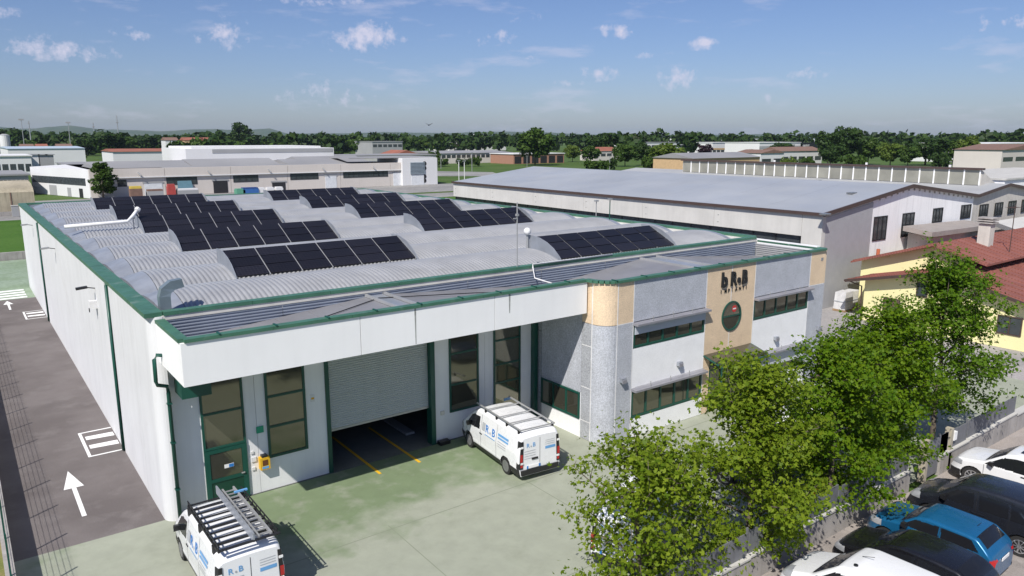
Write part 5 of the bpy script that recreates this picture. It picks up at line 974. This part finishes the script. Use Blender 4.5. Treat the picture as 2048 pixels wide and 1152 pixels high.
for t0, t1, z0, z1, m in ((.04, .98, 2.7, 4.3, glass_far), (.1, .16, 0, 2.0, dark_open), (.3, .36, 0, 2.0, grey_f), (.55, .68, 0, 2.3, grey_f)):
    a = A.lerp(B_, t0) + nrm * .03; b = A.lerp(B_, t1) + nrm * .03; obj('wing_window' if z0 else 'wing_door', MB().hexa([(*a.xy, z0), (*b.xy, z0), (*(b + nrm * .06).xy, z0), (*(a + nrm * .06).xy, z0), (*a.xy, z1), (*b.xy, z1), (*(b + nrm * .06).xy, z1), (*(a + nrm * .06).xy, z1)]), m, wing)
wh = thing('white_hall', 'tall plain white hall with grey upper band rising behind the beige factory', 'hall', (78, 240, 0)); obj('wall', MB().box(55.6, 101, 232, 262, 0, 9.9), white_f, wh); obj('upper_band', MB().box(63, 100.6, 231.9, 231.99, 8.6, 9.7), grey_f, wh); obj('roof', MB().box(57.5, 97, 233, 261, 9.9, 10.5), white_f, wh)
# yard clutter before the distant factory
def clutter(name, label, cat, px, w, h, d, m, parts=()):
    P = aty(px, 390, 179); t = thing(name, label, cat, (P.x, 179, 0)); obj('base', MB().box(P.x - w / 2, P.x + w / 2, 179 - d / 2, 179 + d / 2, 0, h * .82), m, t); obj('top', MB().box(P.x - w / 2 + .1, P.x + w / 2 - .1, 179 - d / 2 + .1, 179 + d / 2 - .1, h * .82 + .01, h), parts[0] if parts else m, t); return t
clutter('digger', 'yellow roofed machine parked before the distant white roller door', 'machine', 272, 2.4, 2.8, 1.8, brown_f, (mat('machine_yellow', (.6, .45, .08)),)); clutter('scrap_heap_bin', 'grey bin heaped with brown scrap before the distant factory', 'bin', 310, 3.2, 2.0, 2, grey_f, (brown_f,)); clutter('red_crates', 'tall stack of red crates before the distant factory', 'crates', 343, 1.6, 3.0, 1.6, mat('crate_red', (.4, .06, .05))); clutter('skip', 'blue skip standing before the distant factory', 'skip', 500, 3.6, 1.6, 2, mat('skip_blue', (.03, .12, .35)), (mat('skip_dark', (.02, .06, .2)),)); clutter('tarpaulin_pile', 'pile under a green tarpaulin beside the distant blue skip', 'tarpaulin', 480, 2.0, 1.4, 2, mat('tarp_green', (.1, .3, .2))); clutter('parked_truck', 'white flatbed truck parked before the distant factory', 'truck', 375, 4.4, 1.9, 2.0, grey_f, (white_f,))
for px, l in ((522, 'white bulk bag nearest the distant blue skip'), (540, 'white bulk bag between two others before the distant factory'), (558, 'white bulk bag beside the dark distant doorway')): clutter('bulk_bag', l, 'bag', px, 1.7, 1.5, 1.5, white_f)
# other distant buildings: front parallel to the factory, distance from where they meet the ground
def fbuild(name, label, cat, px0, px1, base, top, depth, wall, roof, kind='flat', wins=None, doors=(), band=None, y=None, h=None, rise=1.2, over=.4, gm=glass_far):
    Y = y or atz((px0 + px1) / 2, base).y; bp = base; x0 = aty(px0, bp, Y).x; x1 = aty(px1, bp, Y).x; h = h or max(2.5, aty((px0 + px1) / 2, top, Y).z); t = thing(name, label, cat, ((x0 + x1) / 2, Y, 0))
    obj('wall', MB().box(x0, x1, Y, Y + depth, 0, h), wall, t)
    if kind == 'flat': obj('roof', MB().box(x0 - over, x1 + over, Y - over, Y + depth + over, h, h + .35), roof, t)
    elif kind == 'ridge_x': obj('roof', MB().prism([(x0 - over, Y - over, h), (x0 - over, Y + depth + over, h), (x0 - over, Y + depth / 2, h + rise)], (x1 - x0 + 2 * over, 0, 0)), roof, t)
    else: obj('roof', MB().prism([(x0 - over, Y - over, h), (x1 + over, Y - over, h), ((x0 + x1) / 2, Y - over, h + rise)], (0, depth + 2 * over, 0)), roof, t)
    if wins:
        n, f0, f1 = wins; w = (x1 - x0) / n
        for i in range(n):
            wo = obj('window', MB().box(x0 + w * (i + .12), x0 + w * (i + .88), Y - .06, Y - .01, h * f0, h * f1), gm, t)
    for f0, f1, hh, m in doors: obj('door', MB().box(x0 + (x1 - x0) * f0, x0 + (x1 - x0) * f1, Y - .1, Y - .02, 0, h * hh), m, t)
    if band: obj('band', MB().box(x0, x1, Y - .16, Y - .11, h * band[0], h * band[1]), band[2], t)
    return t
stained = mat('stained_tarpaulin', (.42, .37, .27), .8, var=.3, scale=.25, streak=.4)
t = thing('storage_tent', 'stained beige tarpaulin storage tent beyond the lawn', 'tent', (-6, 158, 0)); mb = MB(); pr = [(154, 0), (154, 3.9), (155, 4.6), (158, 5.2), (163, 5.5), (168, 5.2), (170, 4.6), (170, 0)]
obj('cover', MB().prism([(-45, y, z) for y, z in pr], (56.5, 0, 0)), stained, t)
for i in range(9): obj('seam', MB().box(-44 + i * 6.5, -43.85 + i * 6.5, 153.93, 153.99, 0, 3.9), brown_f, t)
obj('base_rail', MB().box(-45, 11.6, 153.7, 153.9, 0, .7), conc_wall, t)
for px, l in ((32, 'grey kiosk post by the lawn road before the storage tent'),): P = atz(px, 433); k = thing('roadside_cabinet', l, 'cabinet', (P.x, P.y, 0)); obj('cabinet', MB().box(P.x - .5, P.x + .5, P.y - .4, P.y + .4, 0, 1.8), grey_f, k); obj('lid', MB().box(P.x - .55, P.x + .55, P.y - .45, P.y + .45, 1.8, 1.9), conc, k)
fbuild('grey_depot', 'low grey depot with dark flat roof behind the storage tent', 'building', -60, 62, 395, 352, 25, grey_f, roof_f, wins=(14, .5, .8), y=205)
fbuild('pale_workshop', 'pale workshop with small square windows behind the grey depot', 'building', -60, 66, 345, 313, 30, white_f, white_f, wins=(8, .2, .6), y=318)
for px, l in ((72, 'white tank container beside the pale workshop'), (88, 'grey tank container in the row beside the pale workshop'), (102, 'dark tank container at the end of the row by the pale workshop')): fbuild('container', l, 'container', px - 7, px + 7, 330, 310, 6, white_f if px == 72 else grey_f, grey_f, y=330)
fbuild('pale_shed', 'long pale blue shed beyond the tank containers', 'shed', 18, 172, 320, 297, 60, white_f, mat('pale_blue_roof', (.42, .5, .58), .6), 'ridge_x', y=420, rise=.8)
si = thing('silo', 'round white silo standing by the pale workshop', 'silo', (30, 420, 0)); P = skyat(8, 268, 15.5); obj('shell', MB().tube([(P.x, P.y, 0), (P.x, P.y, 14.6)], 3.2, 18), white_f, si, False); obj('cap', MB().tube([(P.x, P.y, 14.6), (P.x, P.y, 15.6)], 3.3, 18, 1.2), grey_f, si)
fbuild('red_base_building', 'white building with red plinth and tiled roofs beyond the grey factory roofs', 'building', 228, 362, 330, 303, 25, white_f, red_f, 'ridge_x', band=(0, .45, mat('plinth_red', (.25, .08, .07))), y=320, rise=1.0)
for px, w, tp, l in ((55, 26, 287, 'ochre house with brown roof among trees past the pale shed'), (85, 22, 286, 'ochre house with red roof in the trees past the pale shed'), (130, 30, 285, 'brown roofed house beside the floodlight mast'), (345, 26, 275, 'white block of flats among the distant trees'), (390, 40, 276, 'long red roofed terrace among the distant trees'), (415, 20, 273, 'tall red roofed house beside the distant terrace')):
    fbuild('distant_house', l, 'house', px - w / 2, px + w / 2, 296, tp, 14, white_f if 'white' in l else ochre_f, red_f if 'red' in l else brown_f, 'ridge_x', y=620, h=11 if tp < 280 else 6.5, wins=(4, .35, .6), rise=2.2)
fbuild('meadow_shed', 'long beige shed with a dark window strip at the meadow edge', 'shed', 872, 1026, 326, 306, 40, cream_w, roof_f, 'ridge_x', wins=(16, .55, .85), rise=1.0)
fbuild('brick_shed', 'open fronted brick shed with pale roof under the big round tree', 'shed', 1027, 1128, 327, 308, 20, brick_f, white_f, 'flat', wins=(6, .05, .8), gm=dark_open)
fbuild('farmhouse', 'old farmhouse with red tiled roof among trees at the meadow', 'house', 1188, 1236, 321, 302, 12, cream_w, red_f, 'ridge_x', wins=(4, .45, .75), rise=2.2)
fbuild('ochre_cottage', 'ochre cottage with brown roof beyond the factory end block', 'house', 785, 842, 305, 297, 16, ochre_f, red_f, 'gable', y=330, h=4.6, rise=2.4)
fbuild('grey_roof_hall', 'dark grey roofed hall beyond the factory end block', 'hall', 745, 805, 296, 280, 30, grey_f, grey_f, y=520, h=10, wins=(6, .6, .8))
fbuild('low_grey_store', 'low grey store behind the beige factory end block', 'building', 690, 872, 320, 304, 25, conc_light, roof_f, y=290, h=5.5)
for i, px in enumerate((950, 960)): P = skyat(px, 268, 20); s_ = thing('twin_silo', ('white cylinder silo of the distant pair, on the poplar side', 'white cylinder silo of the distant pair, on the farm side')[i], 'silo', (P.x, P.y, 0), group='twin silos'); obj('shell', MB().tube([(P.x, P.y, 0), (P.x, P.y, 19.2)], 3.4, 14), white_f, s_); obj('cap', MB().tube([(P.x, P.y, 19.2), (P.x, P.y, 20)], 3.5, 14, 2), grey_f, s_)
fbuild('silo_works', 'pale works building beside the twin white silos', 'building', 900, 1012, 290, 280, 40, white_f, roof_f, y=640, h=10.5, wins=(10, .5, .7))
fbuild('white_warehouse', 'long low white warehouse on the horizon past the farmhouse', 'warehouse', 1290, 1420, 300, 287, 40, white_f, roof_f, y=470, h=8.6, wins=(12, .5, .75))
fbuild('white_logistics', 'very long white logistics hall on the horizon behind the purple tree', 'warehouse', 1385, 1700, 292, 277, 60, white_f, roof_f, y=640, h=11.8, wins=(22, .45, .65))
wo = fbuild('white_offices', 'white office building with ochre window bands and a black sign board', 'offices', 1424, 1480, 312, 290, 24, white_f, white_f, y=372, h=9.2, band=(.42, .56, ochre_f), wins=(7, .2, .4))
P0 = aty(1482, 290, 371); P1 = aty(1517, 290, 371); sg = thing('black_sign', 'black sign board with white lettering beside the white offices', 'sign', ((P0.x + P1.x) / 2, 371, 0)); obj('board', MB().box(P0.x, P1.x, 370.8, 371.2, 4.2, 9.6), black_m, sg); obj('post', MB().box(P0.x + 2, P0.x + 3, 371.3, 371.8, 0, 5), grey_f, sg); obj('post', MB().box(P1.x - 3, P1.x - 2, 371.3, 371.8, 0, 5), grey_f, sg)
obj('print_line', MB().box(P0.x + 2, P1.x - 2, 370.7, 370.79, 7.3, 8.1), white_p, sg); obj('print_line', MB().box(P0.x + 3, P1.x - 3, 370.7, 370.79, 6.0, 6.7), white_p, sg)
fbuild('white_showroom', 'white showroom between the black sign boards behind the clerestory', 'building', 1518, 1600, 305, 285, 30, white_f, white_f, y=330, h=9.4, band=(.55, .75, grey_f))
P0 = aty(1604, 295, 325); P1 = aty(1634, 295, 325); sg = thing('outlet_sign', 'black board lettered OUTLET on the distant showroom', 'sign', ((P0.x + P1.x) / 2, 325, 0)); obj('board', MB().box(P0.x, P1.x, 324.8, 325.2, 3.5, 9.4), black_m, sg); me = textmesh('OUTLET', 2.3, .03, .04); me.materials.append(white_p); o = bpy.data.objects.new('lettering', me); COL.objects.link(o); o.parent = sg; o.location = Vector((P0.x + .5, 324.7, 6.2)) - ORG[sg]; o.rotation_euler = (math.pi / 2, 0, 0)
fbuild('distant_store', 'white flat roofed store at the far side of the trees', 'building', 1975, 2120, 315, 296, 40, white_f, white_f, y=170, h=9.8, wins=(8, .3, .6))
fbuild('gabled_cottage', 'white gabled cottage with brown roof just behind the clerestory', 'house', 1520, 1566, 335, 318, 14, white_f, brown_f, 'gable', y=205, h=6.2, rise=1.5, wins=(2, .3, .6))
fbuild('brown_roof_house', 'long house with brown tiled roof behind the clerestory', 'house', 1560, 1642, 335, 312, 12, white_f, brown_f, 'ridge_x', y=215, h=6.6, rise=2.0, wins=(5, .3, .6))
fbuild('twin_gable_house', 'low ochre house with twin dark gabled dormers behind the clerestory', 'house', 1385, 1518, 345, 322, 16, ochre_f, roof_f, 'ridge_x', y=150, h=6.9, rise=1.5, wins=(8, .4, .7))
bh = fbuild('beige_gable_house', 'beige gabled house with brown tiled roof beyond the white annex', 'house', 1996, 2090, 372, 322, 14, cream_w, brown_f, 'gable', y=98, h=9.3, rise=1.7, wins=(4, .62, .76))
# masts and lamps on the skyline
def mast(name, label, px, top, h, r, heads, lat=False):
    P = skyat(px, top, h); t = thing(name, label, 'mast', (P.x, P.y, 0))
    obj('pole', MB().tube([(P.x, P.y, 0), (P.x, P.y, h)], r, 6, r * .5), galv, t)
    for z, w in heads: obj('head', MB().box(P.x - w, P.x + w, P.y - w * .4, P.y + w * .4, z, z + w * .7), grey_f, t)
    return t
mast('floodlight_mast', 'floodlight mast on the skyline beside the twin lattice mast', 42, 239, 26, .35, ((25.4, 1.6),)); mast('floodlight_mast', 'floodlight mast on the skyline standing alone past the pale shed', 136, 245, 24, .35, ((23.4, 1.5),))
mast('telecom_mast', 'lattice telecom mast beside the skyline floodlight', 57, 242, 26, .6, ((24, .8), (20, .7))); mast('telecom_mast', 'short telecom mast with antennas above the dark trees', 186, 245, 26, .5, ((22, 1.0), (24.5, .6))); mast('telecom_mast', 'tallest thin telecom mast on the skyline above the hills', 233, 231, 34, .6, ((27, 1.2), (29, .7)))
for px, b, tp, l in ((918, 361, 321, 'pale flagpole on the path, of the pair nearest the factory'), (929, 359, 322, 'pale flagpole on the path, beside its twin'), (944, 343, 305, 'thin lamp post on the meadow by the long shed'), (1054, 334, 312, 'thin lamp post on the meadow by the brick shed'), (1219, 342, 312, 'green lamp post on the meadow before the farmhouse'), (882, 338, 312, 'grey lamp post beside the meadow hedge'), (727, 306, 281, 'lamp post beside the round tree past the white hall')):
    P = atz(px, b); d = P.xy.length; hh = HC - (tp - 275) / 1526 * d; t = thing('lamp_post', l, 'lamp post', (P.x, P.y, 0)); obj('pole', MB().tube([(P.x, P.y, 0), (P.x, P.y, hh)], .12, 6), white_f if 'pale' in l else galv, t); obj('head', MB().box(P.x - .5, P.x + .5, P.y - .2, P.y + .2, hh, hh + .2), galv, t)
# a bird gliding over the fields
bd = thing('bird', 'small dark bird gliding over the distant fields', 'bird', tuple(skyat(858, 247, 14.6).xy) + (14.4,), .6, local=True)
obj('body', MB().tube([(-.2, 0, 0), (0, 0, .03), (.15, 0, .05), (.22, 0, .03)], .05, 6, .03), black_m, bd, True)
for s_ in (1, -1): obj('wing', MB().hexa([(-.08, 0, .03), (.14, 0, .03), (.12, s_ * .38, .2), (-.04, s_ * .38, .2), (-.08, 0, .05), (.14, 0, .05), (.12, s_ * .38, .21), (-.04, s_ * .38, .21)]), black_m, bd)
# ------------------------------------------------------------------ air between here and the hills
hz = bpy.data.materials.new('haze'); hz.use_nodes = True; N = hz.node_tree.nodes; N.remove(N['Principled BSDF']); pv = N.new('ShaderNodeVolumePrincipled'); pv.inputs['Color'].default_value = (.66, .83, 1, 1); pv.inputs['Density'].default_value = 4.6e-5; pv.inputs['Anisotropy'].default_value = .1; hz.node_tree.links.new(pv.outputs[0], N['Material Output'].inputs['Volume'])
o = obj('haze', MB().box(-2600, 10000, -2600, 10000, -4, 140), hz, kind='stuff', label='thin blue summer haze lying over the plain', cat='haze')
